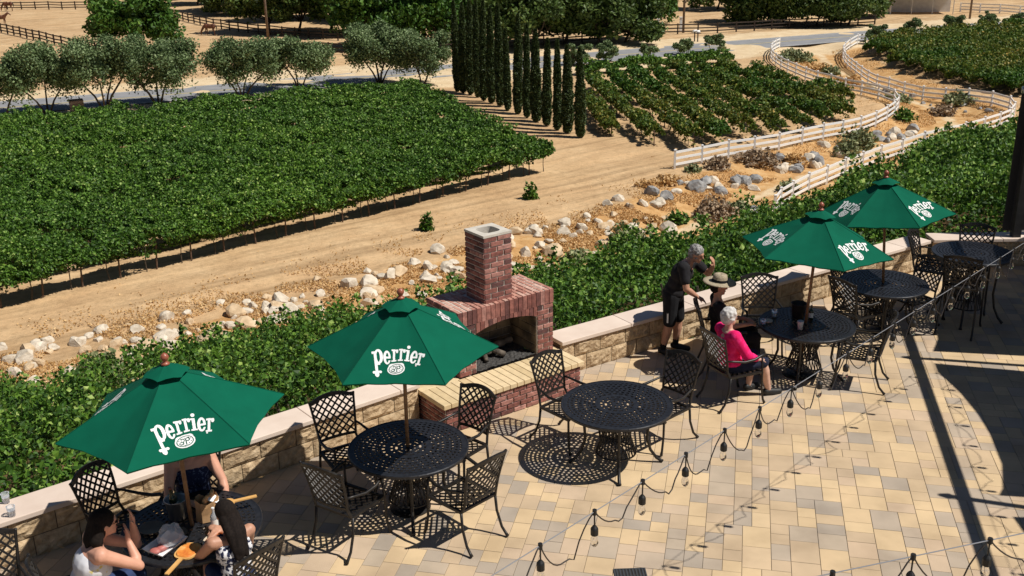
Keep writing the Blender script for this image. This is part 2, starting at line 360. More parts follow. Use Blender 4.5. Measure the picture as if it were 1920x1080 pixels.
for j in range(NYp):
    for i in range(NXp):
        if occ[i, j]: continue
        rng.shuffle(sizes); done = False
        for w, h in sizes + [(2, 1), (1, 2), (1, 1)]:
            if i + w > NXp or j + h > NYp or occ[i:i + w, j:j + h].any(): continue
            # avoid leaving one unit slivers
            if i + w + 1 < NXp and occ[i + w + 1, j] and not occ[i + w, j] and w > 1: continue
            occ[i:i + w, j:j + h] = True; done = True; break
        if not done: occ[i, j] = True; w = h = 1
        x0, y0 = X0p + i * unit, Y0p + j * unit; x1, y1 = x0 + w * unit, y0 + h * unit; gq = .0020
        cx, cy = (x0 + x1) / 2, (y0 + y1) / 2
        rx_, ry_ = cx * ca_ - cy * sa_, cx * sa_ + cy * ca_
        if ry_ > inner_ys(rx_) + .12: continue
        b0 = len(V); z = rng.uniform(-.0006, .0006)
        c4 = [(x0 + gq, y0 + gq), (x1 - gq, y0 + gq), (x1 - gq, y1 - gq), (x0 + gq, y1 - gq)]; ch = .002
        c4i = [(x0 + gq + ch, y0 + gq + ch), (x1 - gq - ch, y0 + gq + ch), (x1 - gq - ch, y1 - gq - ch), (x0 + gq + ch, y1 - gq - ch)]
        for (x, y), zz in [(p, z - .002) for p in c4] + [(p, z) for p in c4i]:
            V.append((x * ca_ - y * sa_, x * sa_ + y * ca_, zz))
        Fp += [(b0 + 4, b0 + 5, b0 + 6, b0 + 7)] + [(b0 + k, b0 + (k + 1) % 4, b0 + 4 + (k + 1) % 4, b0 + 4 + k) for k in range(4)]
        r_ = rng.random(); rr += [r_] * 5
paving = np_mesh('patio_paving', V, Fp, M['paver'], rnd=rr); tag(paving, kind='structure')
slab = MB(); pts = [(-34, -15.0)] + WALL[1:-1] + [(32, 16.9), (32, -15.0)]
slab.add([(x, y, -.007) for x, y in pts] + [(x, y, -.42) for x, y in pts], [tuple(range(len(pts)))[::-1], tuple(len(pts) + i for i in range(len(pts)))] + [(i, (i + 1) % len(pts), len(pts) + (i + 1) % len(pts), len(pts) + i) for i in range(len(pts))])
o = slab.build('patio_slab', M['paver_joint']); tag(o, kind='structure')

# ------------------------------------------------------------------ seat wall with stone cap
M['split_block'] = noise_mat('split_face_block', [(.3, (.34, .235, .14)), (.5, (.49, .36, .22)), (.72, (.62, .48, .32))], 14, 8, rough=.9, bump=.9, bscale=28, dist=.02, rnd_stops=[(0, (.88, .88, .86)), (1, (1.1, 1.08, 1.05))])
M['cap_stone'] = noise_mat('cap_stone', [(.3, (.66, .54, .45)), (.7, (.76, .645, .55))], 3, 8, rough=.8, bump=.15, bscale=40, dist=.004, rnd_stops=[(0, (.92, .9, .9)), (1, (1.04, 1.03, 1.02))])
M['mortar'] = noise_mat('mortar', [(.3, (.5, .44, .38)), (.7, (.66, .6, .53))], 30, 5, rough=.95)
M['joint_dark'] = noise_mat('block_joint', [(.3, (.10, .07, .045)), (.7, (.18, .13, .08))], 20)
def wall_run(a, b, label, caps=1.15):
    a = Vector((a[0], a[1], 0)); b_ = Vector((b[0], b[1], 0)); d = (b_ - a); Ln = d.length; u = d.normalized(); n = Vector((-u.y, u.x, 0))
    root = empty('seat_wall', tuple(a), math.atan2(u.y, u.x), label, 'wall')
    core = MB(); core.box((Ln / 2, .16, .215), (Ln - .01, .27, .43)); core.build('wall_core', M['joint_dark'], root)
    bl = MB(); rg = random.Random(int(Ln * 100)); H = .222
    for r_ in range(2):
        x = -.2 * (r_ % 2)
        while x < Ln:
            w = .43; xa = max(x, 0) + .004; xb = min(x + w, Ln) - .004; z0 = r_ * H + .003; z1 = (r_ + 1) * H - .004
            if xb - xa > .03:
                bl.cr = rg.random(); nxx = max(2, int((xb - xa) / .055)); nzz = 5
                vs = []; fs = []
                for iz in range(nzz + 1):
                    for ix in range(nxx + 1):
                        e = (ix in (0, nxx)) or (iz in (0, nzz))
                        vs.append((xa + (xb - xa) * ix / nxx, (.012 if e else -.006 + rg.uniform(-.013, .01)), z0 + (z1 - z0) * iz / nzz))
                for iz in range(nzz):
                    for ix in range(nxx): q = iz * (nxx + 1) + ix; fs.append((q, q + 1, q + nxx + 2, q + nxx + 1))
                k = len(vs); vs += [(xa, .03, z0), (xb, .03, z0), (xb, .03, z1), (xa, .03, z1)]
                bl.add(vs, fs)
                bl.box(((xa + xb) / 2, .30, (z0 + z1) / 2), (xb - xa, .04, z1 - z0))
            x += w
    bl.build('block_face', M['split_block'], root)
    cp = MB(); x = 0
    while x < Ln - .01:
        w = min(caps, Ln - x); 
        if Ln - x - w < .25: w = Ln - x
        cp.cr = rg.random(); cp.box((x + w / 2, .165, .47), (w - .006, .40, .055)); x += w
    cp.build('cap', M['cap_stone'], root, bevel=.008)
    return root
wall_run((-12.5, 2.35), (-4.95, 8.55), 'seat wall of split blocks continuing beyond the lower left corner of the terrace')
wall_run((-4.95, 8.55), (-1.13, 11.58), 'tan split block seat wall with pink stone cap left of the brick fireplace')
wall_run((.62, 12.78), (6.95, 16.9), 'long tan split block seat wall with pink stone cap right of the brick fireplace')
wall_run((7.02, 16.93), (14.0, 16.93), 'shaded seat wall running to the right behind the bar height table')

# ------------------------------------------------------------------ brick fireplace
M['brick'] = noise_mat('red_brick', [(.3, (.62, .62, .64)), (.5, (1, 1, 1)), (.75, (1.5, 1.45, 1.45))], 16, 8, rough=.85, bump=.6, bscale=50, dist=.006,
    rnd_stops=[(0, (.09, .045, .043)), (.25, (.15, .06, .052)), (.5, (.22, .082, .065)), (.75, (.30, .125, .10)), (1, (.40, .21, .175))])
M['brick_top'] = noise_mat('pale_top_brick', [(.3, (.75, .75, .76)), (.5, (1, 1, 1)), (.75, (1.3, 1.28, 1.28))], 16, 8, rough=.85, bump=.5, bscale=50, dist=.006,
    rnd_stops=[(0, (.38, .17, .13)), (.5, (.48, .25, .19)), (1, (.56, .36, .29))])  # paler brick tones for the top of the body
M['brick_yellow'] = noise_mat('yellow_cap_brick', [(.3, (.9, .9, .9)), (.7, (1.08, 1.08, 1.08))], 12, 6, rough=.8, bump=.3, bscale=60, dist=.003,
    rnd_stops=[(0, (.60, .46, .26)), (1, (.72, .57, .35))])
M['firebrick'] = noise_mat('sooty_firebrick', [(.35, (.05, .04, .03)), (.65, (.26, .20, .13))], 4, 6, rough=.9, rnd_stops=[(0, (.85, .85, .85)), (1, (1.1, 1.1, 1.1))])
M['soot_and_shade'] = noise_mat('soot_and_shade', [(.3, (.012, .011, .01)), (.7, (.04, .035, .03))], 8, bump=.5)  # soot of the flue, also the painted shade below the drain slats
M['lava'] = noise_mat('lava_rock', [(.3, (.02, .02, .02)), (.7, (.09, .085, .08))], 40, bump=1, bscale=30, dist=.02)
M['log'] = noise_mat('charred_log', [(.35, (.03, .026, .022)), (.6, (.16, .13, .10)), (.8, (.3, .25, .19))], 9, bump=.7, bscale=30, dist=.01)
M['concrete'] = noise_mat('concrete', [(.3, (.5, .46, .4)), (.7, (.62, .58, .51))], 8, bump=.2, rough=.9)
fa = math.atan2(.586, .81)
fp = empty('brick_fireplace', (-.80, 11.17, 0), fa, 'red brick outdoor fireplace with square chimney and yellow brick hearth', 'fireplace')
def brick_rect(mb, O, U, Vv, Nn, W_, H_, bl=.195, ch=.066, gap=.012, th=.012, rg=random, skip=None, stagger=True, vertical=False):
    """rows of thin brick fronts on the plane O + U x + V y, standing proud along N"""
    O = Vector(O); U = Vector(U); Vv = Vector(Vv); Nn = Vector(Nn)
    if vertical: U, Vv, W_, H_ = Vv, U, H_, W_
    rows = max(1, round(H_ / ch)); chh = H_ / rows
    for r_ in range(rows):
        x = -(bl / 2 if (stagger and r_ % 2) else 0)
        while x < W_ - .004:
            xa = max(0, x); xb = min(W_, x + bl)
            if W_ - xb < .03: xb = W_
            if xb - xa > .02:
                cx, cy = (xa + xb) / 2, (r_ + .5) * chh
                if not (skip and skip(*((cy, cx) if vertical else (cx, cy)))):
                    mb.cr = rg.random(); j = rg.uniform(-.003, .003)
                    a = O + U * (xa + gap / 2) + Vv * (r_ * chh + gap / 2); w = U * (xb - xa - gap); h = Vv * (chh - gap); t = Nn * (th + j)
                    e = .005; uw = U * e; vw = Vv * e
                    vs = [a, a + w, a + w + h, a + h, a + t + uw + vw, a + w + t - uw + vw, a + w + h + t - uw - vw, a + h + t + uw - vw]
                    mb.add(vs, [(4, 5, 6, 7), (0, 1, 5, 4), (1, 2, 6, 5), (2, 3, 7, 6), (3, 0, 4, 7)])
            x = xb if W_ - xb < .004 else x + bl
rg = random.Random(3)
HW, HD, HH = 2.06, .62, .40           # hearth
BX, BY, BW, BD, BT = .54, .50, 1.46, .72, 1.25   # body
hc = MB(); hc.box((HW / 2, (HD + .2) / 2 + .01, .165), (HW - .03, HD + .18, .33)); hc.build('hearth_core', M['mortar'], fp)
hb = MB()
brick_rect(hb, (.015, .015, 0), (1, 0, 0), (0, 0, 1), (0, -1, 0), HW - .03, .33, rg=rg)
brick_rect(hb, (.015, HD + .2, 0), (0, -1, 0), (0, 0, 1), (-1, 0, 0), HD + .185, .33, rg=rg)
brick_rect(hb, (HW - .015, .015, 0), (0, 1, 0), (0, 0, 1), (1, 0, 0), HD + .185, .33, rg=rg)
hb.build('hearth_brick', M['brick'], fp)
ht = MB(); n = 20
for i in range(n):     # bull-nosed yellow cap bricks laid front to back
    w = (HW + .05) / n; ht.cr = rg.random(); ht.box((-.025 + (i + .5) * w, .235, .368), (w - .006, .51, .062))
for i in range(4):
    for xx, w in ((.255, .56), (HW - .03, .11)):
        ht.cr = rg.random(); ht.box((xx, .49 + (i + .5) * .105, .368), (w, .099, .062))
ht.build('hearth_cap', M['brick_yellow'], fp, bevel=.007)
# body: jambs, back, lintel
OX0, OX1, OZ, RISE = .26, 1.20, .53, .08
def arch_z(x): t = (x - OX0) / (OX1 - OX0) * 2 - 1; return .40 + OZ + RISE * (1 - t * t) + (.0 if abs(t) < 1 else 0)
core = MB(); e = .013
core.box((BX + OX0 / 2 + e / 2, BY + BD / 2, .40 + .425), (OX0 - e, BD - 2 * e, .85 - e))
core.box((BX + (OX1 + BW) / 2 - e / 2, BY + BD / 2, .40 + .425), (BW - OX1 - e, BD - 2 * e, .85 - e))
core.box((BX + (OX0 + OX1) / 2, BY + BD - .06 - e, .40 + .425), (OX1 - OX0, .12, .85 - e))
na = 14
for i in range(na):
    xa = OX0 + (OX1 - OX0) * i / na; xb = OX0 + (OX1 - OX0) * (i + 1) / na; za, zb = arch_z(xa), arch_z(xb); y0, y1 = BY + e, BY + BD - .12; zt = BT - e
    core.add([(BX + xa, y0, za), (BX + xb, y0, zb), (BX + xb, y0, zt), (BX + xa, y0, zt), (BX + xa, y1, za), (BX + xb, y1, zb), (BX + xb, y1, zt), (BX + xa, y1, zt)],
             [(0, 1, 2, 3), (7, 6, 5, 4), (1, 0, 4, 5), (3, 2, 6, 7)])
core.build('body_core', M['mortar'], fp)
bb = MB()
skipf = lambda cx, cy: (OX0 - .01 < cx < OX1 + .01 and cy + .4 < 1.03) or cy + .4 > 1.07 or (cx > OX0 - .06 and cx < OX1 + .02 and cy + .4 > .9)
brick_rect(bb, (BX, BY + e, .40), (1, 0, 0), (0, 0, 1), (0, -1, 0), OX0, .66, bl=.19, rg=rg)
brick_rect(bb, (BX + OX1, BY + e, .40), (1, 0, 0), (0, 0, 1), (0, -1, 0), BW - OX1, .66, bl=.19, rg=rg)
ns = 21; w = BW / ns   # soldier course following the arch
for i in range(ns):
    xa, xb = i * w + .004, (i + 1) * w - .004; bb.cr = rg.random() * .8 + .15; t_ = .014 + rg.uniform(-.003, .004)
    zA, zB = 1.065, 1.245
    for (q0, q1) in ((zA, zB),):
        bb.add([(BX + xa, BY + e, q0), (BX + xb, BY + e, q0), (BX + xb, BY + e, q1), (BX + xa, BY + e, q1), (BX + xa, BY + e - t_, q0), (BX + xb, BY + e - t_, q0), (BX + xb, BY + e - t_, q1), (BX + xa, BY + e - t_, q1)],
               [(4, 5, 6, 7), (0, 1, 5, 4), (1, 2, 6, 5), (2, 3, 7, 6), (3, 0, 4, 7)])
ns = 15; w = (OX1 - OX0) / ns
for i in range(ns):
    xa, xb = OX0 + i * w + .004, OX0 + (i + 1) * w - .004; bb.cr = rg.random(); t_ = .016 + rg.uniform(-.003, .004)
    za, zb = arch_z(xa), arch_z(xb); zt = 1.062; y = BY + e
    bb.add([(BX + xa, y, za), (BX + xb, y, zb), (BX + xb, y, zt), (BX + xa, y, zt), (BX + xa, y - t_, za), (BX + xb, y - t_, zb), (BX + xb, y - t_, zt), (BX + xa, y - t_, zt)],
           [(4, 5, 6, 7), (0, 1, 5, 4), (1, 2, 6, 5), (2, 3, 7, 6), (3, 0, 4, 7)])
    bb.add([(BX + xa, y, za - .003), (BX + xb, y, zb - .003), (BX + xb, y + .11, zb - .003), (BX + xa, y + .11, za - .003)], [(0, 1, 2, 3)])
brick_rect(bb, (BX + e, BY + BD, .40), (0, -1, 0), (0, 0, 1), (-1, 0, 0), BD, .84, rg=rg)
brick_rect(bb, (BX + BW - e, BY, .40), (0, 1, 0), (0, 0, 1), (1, 0, 0), BD, .84, rg=rg)
brick_rect(bb, (BX + BW, BY + BD - e, .05), (-1, 0, 0), (0, 0, 1), (0, 1, 0), BW, 1.19, rg=rg)
bb.build('body_brick', M['brick'], fp)
tb = MB(); CX0, CX1, CY0, CY1 = .45 + BX, .87 + BX, .07 + BY, .49 + BY
brick_rect(tb, (BX, BY, BT - e), (1, 0, 0), (0, 1, 0), (0, 0, 1), BW, BD, bl=.18, ch=.070, rg=rg, vertical=True,
           skip=lambda x, y: CX0 - BX - .02 < x < CX1 - BX + .02 and CY0 - BY + .03 < y < CY1 - BY - .03)
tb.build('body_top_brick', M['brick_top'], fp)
ch = empty('chimney', (0, 0, 0)); ch.parent = fp
zc = BT - .02; CT = 2.09; cw = .42; wl_ = .06
cc = MB()
for (a, b_) in (((CX0 + e, CY0 + e), (CX1 - e, CY0 + wl_)), ((CX0 + e, CY1 - wl_), (CX1 - e, CY1 - e)), ((CX0 + e, CY0 + wl_), (CX0 + wl_, CY1 - wl_)), ((CX1 - wl_, CY0 + wl_), (CX1 - e, CY1 - wl_))):
    cc.box(((a[0] + b_[0]) / 2, (a[1] + b_[1]) / 2, (zc + CT) / 2 - .01), (b_[0] - a[0], b_[1] - a[1], CT - zc - .02))
cc.build('chimney_core', M['mortar'], ch)
cb = MB()
hh_ = CT - zc - .006
brick_rect(cb, (CX0, CY0 + e, zc), (1, 0, 0), (0, 0, 1), (0, -1, 0), cw, hh_, bl=.2, rg=rg); brick_rect(cb, (CX1, CY1 - e, zc), (-1, 0, 0), (0, 0, 1), (0, 1, 0), cw, hh_, bl=.2, rg=rg)
brick_rect(cb, (CX0 + e, CY1, zc), (0, -1, 0), (0, 0, 1), (-1, 0, 0), cw, hh_, bl=.2, rg=rg); brick_rect(cb, (CX1 - e, CY0, zc), (0, 1, 0), (0, 0, 1), (1, 0, 0), cw, hh_, bl=.2, rg=rg)
cb.build('chimney_brick', M['brick'], ch)
# crown with a rounded flue opening
cr = MB(); nn = 32; ccx, ccy = (CX0 + CX1) / 2, (CY0 + CY1) / 2
outer = []; inner = []
for k in range(nn):
    t = 2 * math.pi * k / nn + math.pi / 4 * 0; c_, s_ = math.cos(t), math.sin(t); mm = max(abs(c_), abs(s_))
    outer.append((ccx + c_ / mm * cw / 2, ccy + s_ / mm * cw / 2)); q = (abs(c_) ** 4 + abs(s_) ** 4) ** .25
    inner.append((ccx + c_ / q * .125, ccy + s_ / q * .125))
z0, z1 = CT - .008, CT + .022
cr.add([(*p, z1) for p in outer] + [(*p, z1) for p in inner] + [(*p, z0) for p in outer] + [(*p, z0 - .3) for p in inner],
       [f for k in range(nn) for f in ((k, (k + 1) % nn, nn + (k + 1) % nn, nn + k), (2 * nn + k, 2 * nn + (k + 1) % nn, (k + 1) % nn, k), (nn + k, nn + (k + 1) % nn, 3 * nn + (k + 1) % nn, 3 * nn + k))])
cr.build('chimney_crown', M['concrete'], ch)
fl = MB(); fl.box((ccx, ccy, zc + .25), (cw - .13, cw - .13, .3)); fl.build('flue', M['soot_and_shade'], ch)
# firebox lining, ash bed, logs
li = MB(); th_ = .01
li.cr = .8; brick_rect(li, (BX + OX1 - .0, BY + BD - .13, .405), (0, -1, 0), (0, 0, 1), (-1, 0, 0), BD - .16, .50, bl=.23, ch=.115, rg=rg, gap=.005)
brick_rect(li, (BX + OX0, BY + .03, .405), (0, 1, 0), (0, 0, 1), (1, 0, 0), BD - .16, .50, bl=.23, ch=.115, rg=rg, gap=.005)
brick_rect(li, (BX + OX0 + .01, BY + BD - .135, .405), (1, 0, 0), (0, 0, 1), (0, -1, 0), OX1 - OX0 - .02, .55, bl=.23, ch=.115, rg=rg, gap=.005)
li.build('firebox_lining', M['firebrick'], fp)
ash = MB(); nxx, nyy = 26, 16; vs = []; fs = []
for j in range(nyy + 1):
    for i in range(nxx + 1): vs.append((BX + OX0 + .015 + (OX1 - OX0 - .03) * i / nxx, BY + .02 + (BD - .18) * j / nyy, .403 + rg.uniform(0, .02)))
for j in range(nyy):
    for i in range(nxx): q = j * (nxx + 1) + i; fs.append((q, q + 1, q + nxx + 2, q + nxx + 1))
ash.add(vs, fs); ash.build('ember_bed', M['lava'], fp)
for (p, q, r_) in (((BX + .33, BY + .36, .47), (BX + .66, BY + .28, .50), .042), ((BX + .78, BY + .42, .49), (BX + 1.06, BY + .40, .53), .05), ((BX + .62, BY + .40, .54), (BX + .80, BY + .17, .46), .04), ((BX + .45, BY + .46, .45), (BX + 1.0, BY + .48, .45), .045), ((BX + .52, BY + .16, .44), (BX + .60, BY + .38, .50), .03)):
    lg = MB(); p = Vector(p); q = Vector(q); pts = [p.lerp(q, t) + Vector((rg.uniform(-.006, .006), rg.uniform(-.006, .006), rg.uniform(-.008, .008))) for t in (0, .2, .4, .6, .8, 1)]
    lg.tube(pts, [r_ * rg.uniform(.85, 1.1) for _ in pts], 9); lg.build('log', M['log'], fp, smooth=True)

# ------------------------------------------------------------------ cast metal tables
def polar_top(mb, Rm, z, th, rings, nspoke_f, solid=()):
    """perforated round top: concentric bars with short webs between"""
    def annulus(r0, r1, n=48):
        vs = []; fs = []
        for k in range(n):
            t = 2 * math.pi * k / n; c_, s_ = math.cos(t), math.sin(t)
            vs += [(r0 * c_, r0 * s_, z), (r1 * c_, r1 * s_, z), (r1 * c_, r1 * s_, z - th), (r0 * c_, r0 * s_, z - th)]
        for k in range(n):
            a, b_ = 4 * k, 4 * ((k + 1) % n)
            for i in range(4): j = (i + 1) % 4; fs.append((a + i, b_ + i, b_ + j, a + j)[::-1])
        mb.add(vs, fs)
    for i, (r0, r1) in enumerate(rings):
        annulus(r0, r1)
        if i + 1 < len(rings):
            ra, rb = r1, rings[i + 1][0]; rm = (ra + rb) / 2; n = max(8, int(2 * math.pi * rm / nspoke_f)); n -= n % 8
            for k in range(n):
                t = 2 * math.pi * (k + (i % 2) * .5) / n; wd = .026
                if k % (n // 4) == 0 and 1 < i < len(rings) - 2: wd = .04
                c_, s_ = math.cos(t), math.sin(t); px_, py_ = -s_ * wd / 2, c_ * wd / 2
                q = [(ra * c_ + px_, ra * s_ + py_), (rb * c_ + px_, rb * s_ + py_), (rb * c_ - px_, rb * s_ - py_), (ra * c_ - px_, ra * s_ - py_)]
                mb.add([(x, y, z - .001) for x, y in q] + [(x, y, z - th + .001) for x, y in q], [(3, 2, 1, 0), (4, 5, 6, 7), (0, 1, 5, 4), (2, 3, 7, 6)])
def lattice_panel(mb, fn, W_, H_, outline, pitch, w, th=.012, nseg=7):
    """criss-cross bars inside outline(u,v)->bool, mapped by fn(u,v)"""
    for sgn in (1, -1):
        k = -int((W_ + H_) / pitch) - 1
        while k * pitch < W_ + H_ + pitch:
            c0 = k * pitch; pts = []
            N_ = 40; run = []
            for i in range(N_ + 1):
                u = -W_ / 2 + W_ * i / N_; v = sgn * u * 1.0 + c0
                if outline(u, v): run.append((u, v))
            if len(run) > 2:
                m = max(2, min(nseg, len(run) // 3)); P_ = [run[int(round(j * (len(run) - 1) / m))] for j in range(m + 1)]
                pts = [Vector(fn(u, v)) for u, v in P_]
                off = .0015 * sgn
                for a, b_ in zip(pts[:-1], pts[1:]):
                    mb.bar(a, b_, w, th, up=fn(0, 0, True))
            k += 1
def make_table(name, h=.72, Rm=.605, label=None, legs=4):
    t = empty(name)
    top = MB(); rings = [(.018, .045), (.085, .105), (.135, .155), (.185, .235), (.270, .285), (.318, .333), (.366, .381), (.414, .429), (.462, .477), (.508, .522)]
    rings = [((a - .003) * Rm / .605, (b_ + .003) * Rm / .605) for a, b_ in rings] + [(Rm * .895, Rm)]
    polar_top(top, Rm, h, .014, rings, .052)
    top.lathe([(Rm - .012, h - .032), (Rm + .004, h - .03), (Rm + .006, h - .004), (Rm - .0005, h + .004), (Rm - .012, h + .0025)], n=48, cap=False)
    top.build('table_top', M['iron_blue'], t)
    for k in range(legs):
        a = math.pi / 4 + 2 * math.pi * k / legs; c_, s_ = math.cos(a), math.sin(a); lg = MB()
        pts = [(.41, h - .02), (.385, h * .83), (.35, h * .62), (.34, h * .42), (.38, h * .22), (.45, h * .08), (.50, .025), (.515, .012)]
        lg.tube([(r_ * c_, r_ * s_, z) for r_, z in pts], [.019, .017, .016, .016, .017, .018, .02, .024], 8); lg.build('leg', M['iron'], t, smooth=True)
    br = MB()
    for zz, r_ in ((h - .03, .285), (h * .5, .15), (h * .2, .22)): br.tube([(r_ * math.cos(x), r_ * math.sin(x), zz) for x in [2 * math.pi * i / 28 for i in range(28)]], .010, 6, closed=True)
    for k in range(legs):      # lattice skirts between the legs
        a0 = math.pi / 4 + 2 * math.pi * k / legs; a1 = a0 + 2 * math.pi / legs
        for j in range(7):
            t0, t1 = a0 + (a1 - a0) * j / 7, a0 + (a1 - a0) * (j + 1) / 7
            for (ta, tb_) in ((t0, t1), (t1, t0)):
                br.bar((.15 * math.cos(ta), .15 * math.sin(ta), h * .5), (.23 * math.cos(tb_), .23 * math.sin(tb_), h * .78), .011, .008)
                br.bar((.15 * math.cos(ta), .15 * math.sin(ta), h * .5), (.22 * math.cos(tb_), .22 * math.sin(tb_), h * .2), .011, .008)
    br.build('brace', M['iron'], t)
    return t

# ------------------------------------------------------------------ lattice-back armchairs
def make_chair(name, seat=.43, back=.50, armch=.23):
    """facing +x; origin on the floor below the seat centre"""
    c = empty(name); W_ = .50; Dp = .46
    # seat: framed lattice
    sf = lambda u, v, nrm=False: (0, 0, 1) if nrm else (v, u, seat - .012 + .02 * (v / .23) ** 2 * 0)
    st = MB(); ins = lambda u, v: abs(u) < .215 and abs(v) < .205
    lattice_panel(st, sf, .44, .42, ins, .078, .017, .010, 3)
    for s in (-1, 1):
        st.bar((-Dp / 2, s * .225, seat), (Dp / 2 + .01, s * .24, seat), .03, .026); st.bar((s * .222 + .0, -.225, seat + .001), (s * .222, .225, seat + .001), .028, .024)
    st.build('seat', M['iron'], c)
    # back: curved, arched lattice
    bz = seat + .09; Hb = back - .04
    def top(u): return Hb - .055 * (abs(u) / .25) ** 2.2 + (.018 if abs(u) > .235 else 0)
    def half(v): return .205 + .045 * (v / Hb)
    def bf(u, v, nrm=False):
        if nrm: return (1, 0, .22)
        x = -Dp / 2 - .02 - .12 * (v / Hb) ** 1.3 - .04 * (1 - (u / .25) ** 2); return (x, u, bz + v)
    bk = MB()
    lattice_panel(bk, bf, .5, Hb, lambda u, v: v > .02 and abs(u) < half(v) - .008 and v < top(u) - .012, .080, .0175, .010, 6)
    N_ = 12; rail = [bf(-half(Hb) + 2 * half(Hb) * i / N_, top(-half(Hb) + 2 * half(Hb) * i / N_)) for i in range(N_ + 1)]
    for a, b_ in zip(rail[:-1], rail[1:]): bk.bar(a, b_, .042, .020, up=(1, 0, .2))
    low = [bf(-.2 + .4 * i / 8, .015) for i in range(9)]
    for a, b_ in zip(low[:-1], low[1:]): bk.bar(a, b_, .028, .016, up=(1, 0, .2))
    for s in (-1, 1):
        bk.tube([bf(s * half(v), v) if i else (-Dp / 2 + .0, s * .225, seat) for i, v in enumerate((0, .0, .12, .25, .36, top(half(Hb)) + .005))], [.014, .014, .014, .014, .013, .015], 7)
        bk.ell(bf(s * half(Hb), top(half(Hb)) + .012), (.016, .016, .014), n=8, m=5)
    bk.build('backrest', M['iron'], c)
    for s in (-1, 1):
        fl_ = MB(); fl_.tube([(Dp / 2 - .01, s * .24, seat + armch * .96), (Dp / 2 + .0, s * .245, seat + .02), (Dp / 2 + .005, s * .248, seat * .5), (Dp / 2 + .03, s * .255, .06), (Dp / 2 + .05, s * .262, .014)], [.013, .014, .013, .014, .018], 7)
        fl_.build('leg', M['iron'], c, smooth=True)
        rl = MB(); rl.tube([(-Dp / 2 + .005, s * .228, seat), (-Dp / 2 - .01, s * .232, seat * .6), (-Dp / 2 - .07, s * .238, seat * .22), (-Dp / 2 - .12, s * .243, .04), (-Dp / 2 - .145, s * .245, .014)], [.015, .014, .014, .015, .019], 7)
        rl.build('leg', M['iron'], c, smooth=True)
        ar = MB(); a0 = Vector(bf(s * half(.13), .14))
        ar.tube([a0, a0 + Vector((.08, s * .02, -.01)), (-.06, s * .268, seat + armch - .035), (.08, s * .27, seat + armch - .03), (.18, s * .262, seat + armch), (.235, s * .25, seat + armch + .005), (.25, s * .245, seat + armch - .03)], [.011, .013, .016, .018, .018, .017, .014], 7)
        ar.build('arm', M['iron'], c, smooth=True)
    return c
chair0 = make_chair('patio_chair'); stool0 = make_chair('bar_stool', seat=.70, back=.46)
table0 = make_table('patio_table'); bartable0 = make_table('bar_table', 1.02, .56)
used = set()
def place(proto, x, y, rz, label, cat, group=None):
    o = proto if proto not in used else copy_tree(proto)
    used.add(proto); o.location = (x, y, 0); o.rotation_euler = (0, 0, rz); tag(o, label, cat, group); return o
T = {1: (-2.86, 8.18), 2: (-1.07, 9.58), 3: (1.12, 10.48), 4: (3.78, 12.72), 5: (5.27, 14.22), 6: (6.66, 14.62)}
TL = {1: 'round black metal table laden with food under the leftmost green umbrella', 2: 'round black lattice table under the umbrella in front of the fireplace', 3: 'round black lattice table without umbrella casting a dotted shadow',
      4: 'round black table with plastic cup where the pink cardigan woman sits', 5: 'unoccupied round black table under the farthest green umbrella'}
for k in range(1, 6): place(table0, *T[k], R([0, 30, 52, 44, 20, 35][k]), TL[k], 'table', 'round cast metal tables on the terrace')
place(bartable0, *T[6], .3, 'tall round bar height table half in shade in the far right corner', 'table')
CG = 'lattice back armchairs round the tables'
def seat_at(bx, by, tk, label, turn=0.0, proto=None, cat='chair', group=CG, back=.36):
    """back of the chair stands over (bx,by), it faces the table"""
    tx, ty = T[tk]; a = math.atan2(ty - by, tx - bx) + turn
    return place(proto or chair0, bx + math.cos(a) * back, by + math.sin(a) * back, a, label, cat, group)
seat_at(-1.93, 10.25, 2, 'empty lattice chair backed against the seat wall, left of the fireplace table', -.35)
seat_at(-.38, 10.38, 2, 'empty lattice chair standing in front of the left end of the brick hearth')
seat_at(-1.80, 8.74, 2, 'empty lattice chair at the front left of the fireplace table, back in the umbrella shade', .15)
seat_at(-.26, 8.86, 2, 'sunlit empty lattice chair at the front right of the fireplace table', -.05)
seat_at(.38, 11.27, 3, 'empty lattice chair in front of the right end of the hearth')
seat_at(1.95, 11.20, 3, 'empty lattice chair right of the umbrella-less table, its back in shade')
seat_at(3.42, 13.90, 4, 'empty lattice chair with pale lit back against the wall behind the cup table', -.35)
seat_at(2.40, 12.88, 4, 'lattice chair on which the straw hat person sits', .05)
seat_at(2.40, 11.86, 4, 'lattice chair occupied by the white haired person in pink', -.12)
seat_at(4.72, 12.30, 4, 'empty lattice chair at the lower right of the cup table, backed by sun', .0)
seat_at(4.50, 13.68, 5, 'empty lattice chair seen from behind, left of the farthest umbrella table', -.1)
seat_at(4.72, 14.75, 5, 'empty lattice chair between the wall and the farthest umbrella table', .1)
seat_at(6.05, 14.55, 5, 'empty lattice chair on the right of the farthest umbrella table', .1)
seat_at(-3.95, 8.76, 1, 'empty lattice chair by the wall behind the dark haired woman', .15)
seat_at(-3.10, 9.20, 1, 'lattice chair holding the person in the navy patterned top', -.15)
seat_at(-2.08, 7.42, 1, 'lattice chair holding the girl with long dark hair', .1)
seat_at(-3.80, 7.20, 1, 'lattice chair on which the dark haired woman in a white top sits', -.2)
place(chair0, -4.25, 7.35, R(-60), 'chair at the lower left corner of which only an arm shows', 'chair', CG)
SG = 'bar stools at the tall table'
seat_at(6.20, 13.88, 6, 'bar stool with its back to the camera, left front of the tall table', 0, stool0, 'bar stool', SG, .36)
seat_at(7.02, 15.36, 6, 'bar stool behind the tall table beside the wall', 0, stool0, 'bar stool', SG, .36)
